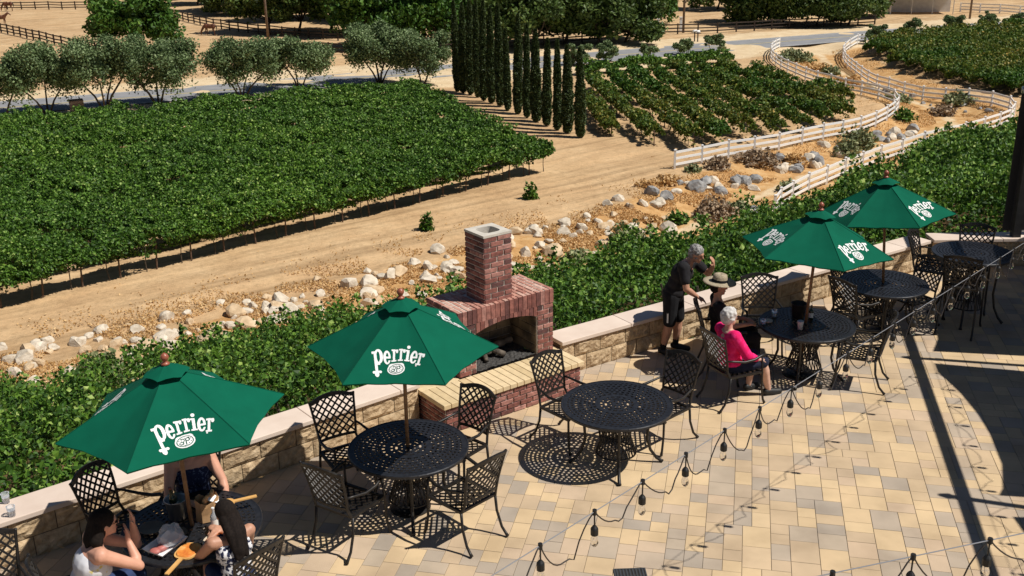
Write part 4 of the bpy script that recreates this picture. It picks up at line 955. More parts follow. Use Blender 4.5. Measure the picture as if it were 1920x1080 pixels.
# flat vineyards -----------------------------------------------------------
def in_poly(x, y, poly):
    c = np.zeros(len(x), bool); n = len(poly)
    for i in range(n):
        x1, y1 = poly[i]; x2, y2 = poly[(i + 1) % n]
        cond = ((y1 > y) != (y2 > y)) & (x < (x2 - x1) * (y - y1) / (y2 - y1 + 1e-9) + x1); c ^= cond
    return c
ORD = ['nearest', 'second', 'third', 'fourth', 'fifth', 'sixth', 'seventh', 'eighth', 'ninth', 'tenth', 'eleventh', 'twelfth', 'thirteenth', 'fourteenth', 'fifteenth', 'sixteenth', 'seventeenth', 'eighteenth', 'nineteenth', 'twentieth', '21st', '22nd', '23rd', '24th', '25th', '26th', '27th', '28th', '29th', '30th', '31st', '32nd', '33rd', '34th', '35th', '36th', '37th', '38th', '39th', '40th', '41st', '42nd']
def vineyard(poly, A0, dirv, spacing, nrows, side, label, group, hw, z0, z1, dens, lf, m, posts_rows=(), gap=.2, skirts=.0, post_step=3.4, end_posts=False, lo=0):
    """rows along dirv from A0, stepping sideways; the polygon trims them"""
    dv = np.array(dirv) / np.hypot(*dirv); nv = np.array([-dv[1], dv[0]]) * side
    for r_ in range(nrows):
        O = np.array(A0) + nv * spacing * r_
        tt = np.arange(-110, 140, .25); q = O + dv * tt[:, None]; ins = in_poly(q[:, 0], q[:, 1], poly)
        pxx = 960 + 2000 * q[:, 0] / (q[:, 1] * .94 + 3); ins &= (pxx > -160) & (pxx < 2060)
        if ins.sum() < 10: continue
        ta, tb_ = tt[ins].min(), tt[ins].max()
        Dm = float(np.hypot(*(q[ins].mean(0)))); n = int((tb_ - ta) * dens * (55 / Dm) ** 1.15)
        hwr, z0r, z1r = (hw * .62, z0 + .12, z1 + .15) if (r_ == 0 and hw > .9 and z0 > .9) else (hw, z0, z1)
        t = NR.uniform(ta, tb_, n); ang_ = NR.uniform(-.35, math.pi + .35, n); rad = NR.beta(4, 1.3, n)
        wv = 1 + .25 * (vnoise(t, t * 0 + r_ * 3.1, .55, 1) - .5) * 2
        w = np.cos(ang_) * rad * hwr * wv + NR.normal(0, .06, n); zc_ = (z0r + z1r) / 2; z = zc_ + np.sin(ang_) * rad * (z1r - z0r) / 2 * wv + .5 * (vnoise(t, t * 0 + r_ * 5.7, .8, 3) - .5) + NR.normal(0, .05, n)
        sk = NR.random(n) < skirts; z = np.where(sk, z0r - NR.random(n) * .3 * (vnoise(t, t * 0, 1.1, 2) > .6), z); w = np.where(sk, w * .5, w)
        up_ = (NR.random(n) < .16) & (vnoise(t, t * 0 + r_ * 2.2, 3.0, 12) > .62); z = np.where(up_, z1 + NR.random(n) * .34, z)
        P = O + dv * t[:, None] + nv * w[:, None]
        keep = vnoise(t, w * 2 + r_ * 7.3, .9, 4) * .6 + vnoise(t + z, w * 2 + r_ * 3.3 - z, 2.6, 7) * .4 > gap + .14; P = P[keep]; z = z[keep]; t = t[keep]
        gz = terrain(P[:, 0], P[:, 1]); c0 = O + dv * (ta + tb_) / 2; zg = tz(*c0)
        root = empty('vine_row', (c0[0], c0[1], zg), 0, label % ORD[lo + r_], 'vine row', group)
        C_ = np.stack([P[:, 0], P[:, 1], gz + z], 1) - np.array(root.location)[None]
        Dd = np.hypot(P[:, 0], P[:, 1]); size = lf * (.6 + .4 * Dd / 55)
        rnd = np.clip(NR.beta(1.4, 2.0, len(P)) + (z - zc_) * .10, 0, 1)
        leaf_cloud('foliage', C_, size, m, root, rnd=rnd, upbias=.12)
        if r_ in posts_rows:
            pm = None
            for k, tp in enumerate(np.arange(ta + .3, tb_, post_step)):
                q_ = O + dv * tp
                if pm is None:
                    mb = MB(); mb.tube([(0, 0, -.1), (.01, 0, .8), (0, .01, z0 + .5)], [.045, .038, .035], 6); po = mb.build('post', M['trellis'], root); pm = po
                else: po = pm.copy(); COL.objects.link(po)
                po.parent = root; po.location = Vector((q_[0], q_[1], tz(*q_))) - root.location; po.rotation_euler = (NR.normal() * .04, NR.normal() * .04, 0)
            for k, tp in enumerate(np.arange(ta + 1.6, tb_, post_step)):
                q_ = O + dv * tp; mb = MB(); p0 = Vector((q_[0], q_[1], tz(*q_))) - root.location
                mb.tube([p0 + Vector((0, 0, -.05)), p0 + Vector((NR.normal() * .05, NR.normal() * .05, .45)), p0 + Vector((NR.normal() * .08, 0, z0 + .3))], [.032, .026, .02], 5); mb.build('trunk', M['bark'], root)
fieldL = [(-60, 4.5), (-21.9, 42.9), (2.2, 65.4), (3.2, 64.8), (-8.6, 93.8), (-14.2, 91.0), (-27.4, 83.8), (-38.5, 80.5), (-60, 68.5)]
vineyard(fieldL, (-21.71, 43.3), (.716, .698), 2.85, 18, 1, '%s vine row counted from the dirt track, in the dense left vineyard block', 'vine rows of the left vineyard block', 1.16, .95, 1.78, 2500, .13, M['vine_far'], posts_rows=(0, 1), gap=.19, skirts=.03, post_step=1.8)
fieldR = [(5.6, 80.5), (7.6, 76.0), (10.2, 72.4), (12.8, 70.9), (17.2, 73.4), (21.5, 76.2), (26.3, 80.8), (27.3, 83.8), (27.4, 90.6), (24.5, 99.6), (22.3, 107.0), (15.0, 105.6), (7.6, 99.4)]
vineyard(fieldR, (7.35, 77), (-.09, 1.0), 2.3, 10, -1, '%s vine row counted from the cypresses, in the right vineyard block with yellowing leaves', 'vine rows of the right vineyard block', .62, .55, 1.4, 800, .16, M['vine_yellow'], posts_rows=(0, 1, 2), gap=.24, skirts=.03, post_step=4.2)
fieldH = [(7.0, 106.2), (23.4, 112.7), (23.1, 116.3), (6.7, 109.8)]
vineyard(fieldH, (6.95, 106.81), (16.491, 6.465), 2.2, 1, 1, '%s vine row parallel to the road behind the right vineyard block', 'vine rows along the road', .8, .3, 1.15, 1500, .16, M['vine_far'], gap=.1)
fieldF = [(37.9, 108), (39.3, 101), (42.0, 91.5), (46, 86), (62, 92), (88, 120), (88, 148), (66, 137.5), (46.5, 127.0), (40.0, 124.5), (37.2, 121), (39.2, 112)]
vineyard(fieldF, (40, 88), (.55, .835), 2.3, 8, 1, '%s vine row of the far right block, on its fence side', 'vine rows of the far right vineyard block', 1.1, .35, 1.5, 1500, .15, M['vine_yellow'], gap=.14)
vineyard(fieldF, (40, 88), (.55, .835), 2.3, 22, -1, '%s vine row of the far right block, counted toward the right edge', 'vine rows of the far right vineyard block', 1.1, .35, 1.5, 1500, .15, M['vine_yellow'], gap=.14)

# boulders ---------------------------------------------------------------
M['rock_pale'] = noise_mat('pale_granite', [(.3, (.42, .35, .26)), (.5, (.62, .54, .43)), (.75, (.76, .69, .58))], 2.2, 8, rough=.9, bump=.6, bscale=7, dist=.05)
M['rock_tan'] = noise_mat('tan_granite', [(.3, (.40, .28, .16)), (.5, (.58, .43, .27)), (.75, (.72, .58, .40))], 2.2, 8, rough=.9, bump=.6, bscale=7, dist=.05)
M['rock_grey'] = noise_mat('grey_rock', [(.3, (.15, .15, .155)), (.5, (.30, .295, .29)), (.75, (.5, .49, .47))], 2.6, 8, rough=.9, bump=.7, bscale=7, dist=.05)
def rock_mesh(seed, m):
    rg = random.Random(seed); bm = bmesh.new(); bmesh.ops.create_icosphere(bm, subdivisions=2, radius=.5)
    planes = [(Vector((rg.gauss(0, 1), rg.gauss(0, 1), rg.gauss(0, .8))).normalized(), rg.uniform(.26, .42)) for _ in range(11)]
    for v in bm.verts:
        v.co *= 1 + rg.uniform(-.06, .06)
        for n_, d_ in planes:
            e = v.co.dot(n_) - d_
            if e > 0: v.co -= n_ * e
    me = D.meshes.new('boulder'); bm.to_mesh(me); bm.free(); me.materials.append(m); return me
rocks = {c: [rock_mesh(31 * i + j, M[c]) for i in range(7)] for j, c in enumerate(('rock_pale', 'rock_tan', 'rock_grey'))}
def boulder(x, y, s, c, label, group, rz=None):
    o = D.objects.new('boulder', random.choice(rocks[c])); COL.objects.link(o)
    sx, sy, sz = s * random.uniform(.8, 1.3), s * random.uniform(.8, 1.2), s * random.uniform(.6, .95)
    o.scale = (sx, sy, sz); o.location = (x, y, tz(x, y) + sz * .12); o.rotation_euler = (random.uniform(-.3, .3), random.uniform(-.3, .3), random.uniform(0, 6.28))
    if group == RG1: label = ('large ' if s > .85 else 'small ' if s < .5 else 'mid sized ') + ('whitish' if c == 'rock_pale' else 'tan') + ' boulder half sunk in dry grass beside the dirt track'
    elif group == RG2: label = ('blue grey' if c == 'rock_grey' else 'pale') + ' angular rock in the ditch between the two white fences'
    return tag(o, label, 'boulder', group)
random.seed(5)
RG1, RG2, RG3 = 'pale boulders between the dirt track and the slope', 'grey boulders in the fenced ditch', 'dark rocks near the far fence'
big = [(150, 640, 26), (218, 645, 34), (302, 640, 36), (385, 632, 34), (440, 585, 46), (460, 608, 44), (140, 640, 30), (45, 672, 42), (160, 655, 26), (72, 680, 28), (20, 672, 30), (130, 700, 40), (240, 668, 30), (258, 620, 26), (268, 648, 26), (330, 628, 24), (475, 572, 22), (497, 582, 22), (520, 600, 30), (555, 575, 28), (560, 605, 26), (580, 625, 26), (600, 580, 24), (630, 590, 32),
       (735, 515, 34), (700, 545, 38), (660, 610, 34), (690, 570, 34), (755, 555, 26), (775, 492, 22), (800, 520, 30), (840, 505, 30), (850, 490, 20), (812, 500, 18), (985, 470, 26), (1015, 455, 20), (1075, 437, 24), (1120, 412, 22), (1100, 405, 18), (1170, 430, 18), (1140, 385, 22), (1160, 375, 24), (1205, 380, 20), (990, 495, 24), (1010, 475, 22), (1130, 440, 20), (1160, 445, 18), (1250, 395, 22), (70, 640, 22), (100, 650, 22), (200, 680, 26), (30, 700, 28), (0, 650, 30), (-30, 690, 34), (345, 655, 26), (420, 630, 30), (500, 555, 24)]
for px, py, w in big:
    p = pix(px, py, ZF + .1); Dd = math.hypot(p[0], p[1]); boulder(p[0], p[1], w * Dd / 2000 * 1.15, 'rock_pale' if random.random() < .7 else 'rock_tan', 'pale boulder half sunk in dry grass beside the dirt track', RG1)
cnt = 0
while cnt < 215:
    t = random.uniform(-5, 34); s = random.gauss(29.6, 1.5); q = ORG + U_W * t + N_W * s
    if q[0] / q[1] > .24 or s < 26.8 or s > 32.6: continue
    boulder(q[0], q[1], random.choice((.4, .5, .6, .8, 1.05)) * random.uniform(.8, 1.15), random.choice(('rock_pale', 'rock_pale', 'rock_tan')), 'pale boulder half sunk in dry grass beside the dirt track', RG1); cnt += 1
for (px, py, w, n, spr) in [(1240, 372, 26, 5, 20), (1330, 342, 26, 7, 28), (1395, 330, 24, 8, 30), (1490, 300, 22, 9, 30), (1520, 290, 22, 6, 26), (1560, 270, 20, 6, 24), (1690, 238, 20, 9, 24), (1660, 248, 20, 5, 20), (1425, 390, 24, 7, 18), (1280, 350, 22, 3, 14)]:
    for k in range(n):
        p = pix(px + random.uniform(-spr, spr), py + random.uniform(-9, 9), ZF + .1); Dd = math.hypot(p[0], p[1]); boulder(p[0], p[1], random.uniform(.7, 1.3) * w * Dd / 2000 * 1.15, random.choice(('rock_grey', 'rock_grey', 'rock_pale')), 'grey angular rock in the ditch between the two white fences', RG2)
for k in range(17):
    t = k / 16; px = 1600 + 250 * t + random.uniform(-8, 8); py = 152 + 52 * t + random.uniform(-7, 9); p = pix(px, py, ZF + .1); boulder(p[0], p[1], random.uniform(.35, .8), 'rock_grey', 'small dark rock lining the inner side of the far white fence', RG3)

# bushes, dry grass ----------------------------------------------------------
def bush(px, py, w, h, m, label, cat='bush', leaf=None, n=None, group=None, name='bush'):
    p = pix(px, py, ZF); r_ = w / 2; z = tz(p[0], p[1]); root = empty(name, (p[0], p[1], z), 0, label, cat, group)
    Dd = math.hypot(p[0], p[1]); lf = leaf or (.08 + Dd * .0016); n = n or int(2.2 * (w * w + w * h * 2) / lf ** 2)
    u = NR.normal(size=(n, 3)); u /= np.linalg.norm(u, axis=1)[:, None]; u[:, 2] = np.abs(u[:, 2]); k = NR.beta(4, 1.4, n)[:, None]
    wob = 1 + .35 * (vnoise(u[:, 0] * 3 + px, u[:, 1] * 3 + u[:, 2] * 2, 1.3, 3) - .5)[:, None] * 2
    C_ = u * k * wob * np.array([r_, r_, h]) ; leaf_cloud('leaves', C_, lf, m, root, elong=1.5)
    sm = MB()
    for i in range(6): a = i * 1.05; sm.tube([(0, 0, -.05), (math.cos(a) * r_ * .3, math.sin(a) * r_ * .3, h * .35), (math.cos(a) * r_ * .6, math.sin(a) * r_ * .6, h * .7)], [.02, .014, .006], 4)
    sm.build('stems', M['bark'], root)
for a in [(800, 430, .85, .95, M['vine'], 'round green bush at the foot of the nearest vine row'), (995, 372, .95, .95, M['vine'], 'small green bush standing below the end of the nearest vine row'),
          (1180, 448, 2.1, 1.2, M['sage'], 'pale flowering shrub at the edge of the sandy path'), (1338, 388, 2.5, 1.15, M['brown_bush'], 'brown dried shrub between grey rocks and the second fence'),
          (1420, 305, 2.8, .8, M['brown_bush'], 'brown brush along the foot of the first white fence'), (1345, 318, 1.8, .7, M['brown_bush'], 'low brown brush beside the end of the first white fence'),
          (1490, 300, 1.8, .8, M['dry_grass'], 'golden dry tussock against the first white fence'), (1610, 265, 2.6, 1.5, M['sage'], 'grey green shrub behind the second fence, left of the blue rocks'),
          (1590, 280, 1.9, 1.1, M['sage'], 'grey green shrub in the ditch middle'), (1695, 222, 1.6, 1.0, M['vine'], 'dark green bush at the bend of the first white fence'),
          (1385, 378, 1.8, .6, M['sage'], 'low olive weed patch in the ditch'), (1270, 400, 1.4, .7, M['vine'], 'green weed clump below grey rocks'), (1080, 468, 1.7, .5, M['sage'], 'yellowish weed near the path left of the pale shrub'),
          (1480, 342, 1.6, .6, M['sage'], 'weed patch inside the second fence near its end'), (1300, 325, 1.1, .5, M['sage'], 'small weed at the first fence post'), (1770, 205, 2.2, .8, M['brown_bush'], 'brown brush near the bend of the second fence'),
          (1490, 112, 4.0, 1.1, M['sage'], 'green weedy patch beside the far end of the first fence'), (1540, 125, 3.5, .7, M['dry_grass'], 'golden weeds in the far ditch'), (1250, 345, 1.8, .6, M['dry_grass'], 'golden dry tussock left of the first fence end'),
          (1215, 350, 1.5, .45, M['dry_grass'], 'dry tussock at the edge of the dirt track'), (1225, 405, 1.2, .5, M['dry_grass'], 'orange tussock between pale boulders'), (1560, 130, 2.0, .9, M['sage'], 'yellow green weed in the far ditch centre'), (1590, 150, 3, .8, M['dry_grass'], 'golden grass below the far fence curve'),
          (1800, 190, 2.6, .9, M['sage'], 'grey shrub inside the far fence'), (1680, 180, 2.6, .7, M['sage'], 'grey green shrub among dark rocks'), (1190, 452, .9, .5, M['dry_bush'], 'dry weed by the sandy path'),(200, 715, 2.2, 1.0, M['sage'], 'sparse grey green shrub above the leftmost umbrella')]: bush(*a)
# loose dry grass over the ditch and the boulder strip: one uncountable mass
n = 90000; t = NR.uniform(-30, 62, n); s = NR.normal(30.0, 2.0, n); P = ORG + U_W * t[:, None] + N_W * s[:, None]
n2 = 70000; k = NR.integers(2, len(SWALE) - 1, n2); f = NR.random(n2); SWa = np.array(SWALE); Pq = SWa[k] * (1 - f[:, None]) + SWa[k + 1] * f[:, None] + NR.normal(0, 2.6, (n2, 2)); P = np.concatenate([P[(P[:, 0] / P[:, 1] < .3)], Pq])
az = P[:, 0] / P[:, 1]; s = patio_s(P); dws = poly_dist(P, SWALE)
ok = (s > np.interp(az, AZS, SE) - .5) & (vnoise(P[:, 0], P[:, 1], .8, 6) > .42) & ((dws > 1.2) | (P[:, 0] < 3)) & (poly_dist(P, ROAD) > 7); P = P[ok]
leafz = terrain(P[:, 0], P[:, 1]); gs = leaf_cloud('dry_grass', np.stack([P[:, 0], P[:, 1], leafz + .04 + .05 * NR.random(len(P))], 1), .075, M['dry_grass'], rnd=NR.random(len(P)), upbias=-.1, elong=1.6)
tag(gs, 'golden dry grass growing between the boulders and in the ditch', 'dry grass', kind='stuff')

# ------------------------------------------------------------------ white rail fences
def smooth_path(pts, step):
    P = np.array(pts, float)
    for _ in range(2):       # corner cutting keeps the sweep of the curve
        Q = [P[0]]
        for a, b_ in zip(P[:-1], P[1:]): Q += [a * .75 + b_ * .25, a * .25 + b_ * .75]
        P = np.array(Q + [P[-1]])
    L_ = np.r_[0, np.cumsum(np.linalg.norm(np.diff(P, axis=0), axis=1))]; n = max(2, int(round(L_[-1] / step))); t = np.linspace(0, L_[-1], n + 1)
    return np.stack([np.interp(t, L_, P[:, 0]), np.interp(t, L_, P[:, 1])], 1)
def fence(pts, label, name, m, h, rails, post_w, rail_h, rail_w, step, cap=True, cat='fence', zoff=0.0):
    Q = smooth_path(pts, step); Z = [tz(*q) + zoff for q in Q]; root = empty(name, (Q[0][0], Q[0][1], Z[0]), 0, label, cat)
    O = root.location.copy(); pm = None
    for q, z in zip(Q, Z):
        if pm is None:
            mb = MB(); mb.box((0, 0, h / 2 - .05), (post_w, post_w, h + .1))
            if cap: mb.box((0, 0, h + .012), (post_w * 1.25, post_w * 1.25, .03)); mb.add([(-post_w * .6, -post_w * .6, h + .028), (post_w * .6, -post_w * .6, h + .028), (post_w * .6, post_w * .6, h + .028), (-post_w * .6, post_w * .6, h + .028), (0, 0, h + .07)], [(0, 1, 4), (1, 2, 4), (2, 3, 4), (3, 0, 4)])
            po = pm = mb.build('post', m, root)
        else: po = pm.copy(); COL.objects.link(po); po.parent = root
        po.location = Vector((q[0], q[1], z)) - O
    for rz_ in rails:
        mb = MB(); pts_ = [Vector((q[0], q[1], z + rz_)) - O for q, z in zip(Q, Z)]
        for a, b_ in zip(pts_[:-1], pts_[1:]): mb.bar(a, b_, rail_w, rail_h)
        mb.build('rail', m, root)
    return root
fence([(10.4, 66.0), (13.5, 68.2), (17.0, 70.5), (20.4, 72.9), (24.5, 76.3), (27.2, 78.8), (29.6, 82.0), (31.2, 85.0), (31.8, 87.6), (31.0, 90.2), (29.1, 96.2), (27.8, 102.3), (27.3, 109.0), (27.9, 115.2), (29.2, 120.2), (31.2, 124.7)],
      'white three rail fence curving round the right vineyard block', 'white_rail_fence', M['white_vinyl'], 1.2, (.28, .66, 1.06), .13, .15, .05, 2.4)
fence([(14.2, 55.4), (15.2, 58.1), (17.3, 61.3), (20.4, 64.7), (24.4, 69.0), (27.4, 71.1), (31.3, 73.9), (34.5, 76.2), (36.8, 78.4), (38.8, 81.2), (39.7, 84.3), (39.2, 86.2), (37.3, 90.2), (35.2, 94.5), (34.1, 100.0), (34.6, 108.2), (36.0, 116.8), (38.2, 122.8), (41.9, 127.3)],
      'white three rail fence starting behind the hillside vines and bending sharply at the right edge', 'white_rail_fence', M['white_vinyl'], 1.2, (.28, .66, 1.06), .13, .15, .05, 2.4)
def wp(pts): return [tuple(pix(x, y, ZF)[:2]) for x, y in pts]
for pts, lab in (([(-60, 50), (0, 60), (120, 88), (180, 100)], 'dark ranch fence at the left edge of the horse paddock'), ([(-40, 18), (60, 17), (175, 18), (250, 17)], 'dark ranch fence along the back of the horse paddock'),
                 ([(315, 32), (380, 48), (450, 60), (520, 68), (640, 78), (760, 84)], 'dark ranch fence in the shade of the trees behind the single horse'), ([(590, 100), (640, 106), (740, 102), (850, 95), (1060, 84), (1215, 68)], 'dark ranch fence across the road behind the cypresses'),
                 ([(1232, 66), (1350, 62), (1500, 52), (1640, 44)], 'dark ranch fence in front of the tan paddock right of the white gate posts')):
    fence(wp(pts), lab, 'ranch_fence', M['darkwood'], 1.35, (.35, .75, 1.2), .16, .15, .05, 2.6, cap=False)
fence(wp([(1800, 22), (1860, 25), (1990, 32)]), 'pale far fence at the upper right corner', 'pale_rail_fence', M['white_vinyl'], 1.3, (.35, .75, 1.2), .16, .16, .05, 3, cap=False)
for x, y, l in ((1233, 64, 'left white gate post of the far paddock'), (1276, 60, 'right white gate post beside the utility pole')):
    p = pix(x, y, ZF); o = MB(); o.box((0, 0, .85), (.32, .32, 1.9)); o.box((0, 0, 1.83), (.42, .42, .08)); o = o.build('gate_post', M['white_vinyl'], loc=(p[0], p[1], tz(p[0], p[1]))); tag(o, l, 'gate post')

# ------------------------------------------------------------------ trees
def tree(px, py, h, w, m, label, group=None, cat='tree', trunks=1, leaf=.3, dens=1.0, clear=.3, name='tree', nclump=16, xy=None, hang=0.0, flat=.62):
    p = xy or pix(px, py, ZF); z = tz(p[0], p[1]); root = empty(name, (p[0], p[1], z), 0, label, cat, group)
    rg = random.Random(int(px * 13 + py * 7)); ch_ = h * (1 - clear); tips = []; tk = MB()
    for k in range(trunks):
        a = 2 * math.pi * k / trunks + rg.uniform(-.4, .4); sp_ = (w * .26 if trunks > 1 else w * .05) * rg.uniform(.7, 1.2); b0 = .12 if trunks > 1 else 0
        pts = [Vector((math.cos(a) * b0, math.sin(a) * b0, -.1)), Vector((math.cos(a) * (b0 + sp_ * .35), math.sin(a) * (b0 + sp_ * .35), h * clear * .55)), Vector((math.cos(a) * sp_ + rg.uniform(-.15, .15), math.sin(a) * sp_ + rg.uniform(-.15, .15), h * clear * 1.15))]
        r0 = (h * .022 if trunks == 1 else h * .017) * rg.uniform(.85, 1.2); tk.tube(pts, [r0, r0 * .75, r0 * .6], 7)
        for j in range(3 if trunks > 1 else 6):
            aa = a + rg.uniform(-1.0, 1.0) if trunks > 1 else 2 * math.pi * j / 6 + rg.uniform(-.3, .3); rr_ = w * rg.uniform(.25, .42)
            e_ = Vector((math.cos(aa) * rr_, math.sin(aa) * rr_, h * clear + ch_ * rg.uniform(.3, .75))); mid = pts[2].lerp(e_, .5) + Vector((0, 0, -.05 * h)); tk.tube([pts[2], mid, e_], [r0 * .5, r0 * .36, r0 * .15], 5); tips.append(e_); tk.tube([mid, mid + Vector((rg.uniform(-.12, .12) * w, rg.uniform(-.12, .12) * w, h * .16))], [r0 * .3, r0 * .12], 4)
    tk.build('trunk', M['bark'], root, smooth=True)
    cl = []
    for t_ in tips: cl.append((t_, w * rg.uniform(.10, .19)))
    for k in range(nclump):
        a = rg.uniform(0, 6.28); rr_ = w * .42 * math.sqrt(rg.random()); zz = h * clear + ch_ * (.18 + .68 * rg.random() * (1 - .5 * (rr_ / (w * .42)) ** 2)) 
        zz += ch_ * rg.uniform(-.14, .10); cl.append((Vector((math.cos(a) * rr_, math.sin(a) * rr_, zz)), w * rg.uniform(.09, .20)))
    Cs = []; rnds = []
    for c_, r_ in cl:
        n = int(dens * 7.0 * (r_ / leaf) ** 2); u = NR.normal(size=(n, 3)); u /= np.linalg.norm(u, axis=1)[:, None]; k = NR.beta(3.2, 1.2, n)[:, None]
        q = np.array(c_)[None] + u * k * np.array([r_, r_, r_ * flat / .62 * .72]) * (1 + .18 * NR.normal(size=(n, 1)) * .6)
        if hang: q[:, 2] -= np.abs(NR.normal(size=n)) * hang * (NR.random(n) < .35)
        Cs.append(q); rnds.append(np.clip(NR.beta(2, 2.6, n) + u[:, 2] * .08 + rg.uniform(-.1, .1), 0, 1))
    C_ = np.concatenate(Cs); r__ = np.concatenate(rnds); ok = C_[:, 2] > h * clear * .45
    leaf_cloud('crown', C_[ok], leaf, m, root, rnd=r__[ok], elong=1.6, upbias=.15)
    return root
OG = 'olive trees along the road'
for a in [(90, 214, 6.3, 7.0, 3, 'olive tree with spreading trunks left of the wooden crate'), (8, 224, 6.0, 6.2, 2, 'olive tree cut by the left edge of the picture'), (198, 209, 6.6, 6.6, 4, 'olive tree right of the wooden crate'), (298, 199, 6.6, 7.4, 3, 'large dark olive tree below the round bright tree'),
          (455, 186, 5.6, 6.6, 4, 'olive tree with several dark clumps in the middle of the road row'), (562, 167, 5.6, 6.6, 3, 'pale olive tree at the right end of the left olive row')]:
    tree(a[0], a[1], a[2], a[3], M['olive'], a[5], OG, 'olive tree', trunks=a[4], leaf=.15, dens=1.7, clear=.34, name='olive_tree', nclump=19, hang=.6)
tree(713, 158, 5.9, 6.6, M['olive'], 'olive tree left of the other one beside the cypresses', OG, 'olive tree', trunks=4, leaf=.15, dens=1.7, clear=.34, name='olive_tree', nclump=22, hang=.5)
tree(792, 161, 5.5, 6.2, M['olive'], 'airy olive tree immediately left of the cypress row', OG, 'olive tree', trunks=3, leaf=.15, dens=1.8, clear=.3, name='olive_tree', nclump=20, hang=.5)
SG2 = 'young olives along the far side of the right vineyards'
for i, (x, y, h) in enumerate([(1090, 122, 2.8), (1140, 115, 2.6), (1215, 110, 2.1), (1280, 102, 2.4), (1340, 98, 2.6), (1642, 84, 2.9), (1708, 66, 2.4), (1786, 62, 2.7), (1850, 56, 2.7), (1912, 54, 2.6)]):
    tree(x, y, h, h * .95, M['olive'], ['young olive directly behind the last cypress', 'young olive just right of the cypress row', 'second young olive right of the cypresses', 'young olive below the far utility pole', 'young olive left of the bare weedy patch', 'young olive beside the upper end of the second fence', 'young olive above the far right block, next to the fence end one', 'middle young olive above the far right block', 'young olive above the far right block, second from the right edge', 'young olive at the right edge'][i], SG2, 'olive tree', trunks=2, leaf=.13, dens=3.0, clear=.06, name='olive_tree', nclump=16)
tree(252, 104, 9.6, 10.5, M['bright_tree'], 'big round bright green tree in the horse paddock', None, 'tree', leaf=.34, dens=1.9, clear=.12, nclump=34, name='shade_tree')
BG = 'shade trees beyond the road'
far = [(455, 26, 9, 12), (500, 60, 10, 10), (560, 62, 11, 10), (620, 60, 11, 10), (420, 20, 9, 10), (530, 38, 9, 11), (590, 34, 10, 12), (660, 66, 11, 11), (705, 92, 11, 11), (765, 90, 12, 11), (820, 90, 12, 10), (880, 82, 12, 12), (935, 84, 8.5, 11), (1000, 88, 9, 11), (1060, 82, 10, 11), (1120, 84, 7.6, 10.5), (1172, 80, 7.8, 10),
       (1222, 46, 9, 8), (1345, 18, 8, 10), (1410, 42, 7.5, 10), (1465, 46, 8, 11), (1530, 47, 8, 11), (1590, 46, 7.5, 9.5), (1640, 30, 8, 8), (370, 8, 9, 10), (330, -2, 8, 10), (1700, -6, 8, 12), (1760, -8, 7, 10), (690, 40, 11, 12), (1100, 40, 10, 13), (850, 40, 12, 13), (1010, 45, 11, 13), (1300, -8, 9, 12), (1560, 20, 9, 12), (1860, -8, 7, 12)]
for i, (x, y, h, w) in enumerate(far):
    wil = 640 < x < 900 or x in (1222,)
    side = 'left of the willow like trees' if x < 640 else 'behind the cypress row' if x < 1100 else 'right of the cypress row' if x < 1240 else 'behind the tan paddock' 
    rk = sorted(q[0] for q in far).index(x); lab = ('drooping light green' if wil else 'dark green') + ' shade tree, ' + ORD[rk].replace('nearest', 'first') + ' from the left in the belt beyond the road'
    tree(x, y, h, w, M['bright_tree' if wil else 'oak'], lab, BG, 'tree', leaf=.34, dens=2.2, clear=.12, nclump=32, name='shade_tree', hang=1.3 if wil else .2)
tree(1592, 40, 2, 1, M['oak'], 'tiny sapling', None) if False else None
# cypress row
cyp = [(1088, 258, 6.4), (1064, 250, 6.4), (1045, 243, 6.7), (1025, 235, 6.6), (1006, 228, 7.1), (988, 221, 7.3), (971, 213, 7.9), (952, 208, 6.6), (938, 201, 8.3), (922, 195, 8.0), (907, 190, 8.5), (896, 181, 8.6), (883, 176, 8.6), (869, 173, 8.0), (858, 170, 8.1)]
cl_ = ['nearest cypress, at the right end of the row', 'second nearest cypress of the row', 'third cypress counted from the near end', 'fourth cypress counted from the near end', 'fifth cypress counted from the near end', 'sixth cypress counted from the near end', 'tall seventh cypress counted from the near end', 'short thin cypress in the middle of the row', 'tall cypress just beyond the short thin one', 'tenth cypress counted from the near end', 'fifth cypress counted from the far end', 'fourth cypress counted from the far end', 'third cypress counted from the far end', 'second farthest cypress', 'farthest cypress at the left end of the row']
for i, (x, y, h) in enumerate(cyp):
    p = pix(x, y, ZF); z = tz(p[0], p[1]); root = empty('cypress_tree', (p[0], p[1], z), 0, 'slim dark Italian ' + cl_[i], 'cypress', 'cypress row between the vineyard blocks')
    rm = .37 * random.uniform(.78, 1.2) * (.8 if i == 7 else 1); n = 7500; t = NR.random(n) ** .85
    prof = np.interp(t, [0, .04, .15, .4, .7, .9, 1], [.45, .8, 1, .92, .66, .36, .04]) * rm * (1 + .16 * (vnoise(t * h, t * 0 + i, 2.2, 8) - .5) * 2); a = NR.uniform(0, 6.283, n); k = NR.beta(5, 1.2, n)
    sway = np.sin(t * 3 + i) * .05 * t + (((i * 37) % 7) - 3) * .035 * t; lump = 1 + .16 * (vnoise(a * 1.5, t * h * 1.8, 1.6, i) - .5) * 2
    C_ = np.stack([np.cos(a) * prof * k * lump + sway, np.sin(a) * prof * k * lump, .12 + t * (h - .12)], 1)
    leaf_cloud('crown', C_, .13, M['cypress'], root, upbias=-.1, elong=2.2)
    mb = MB(); mb.tube([(0, 0, -.1), (0, 0, .5), (0, 0, h * .8)], [.09, .08, .02], 6); mb.build('trunk', M['bark'], root)

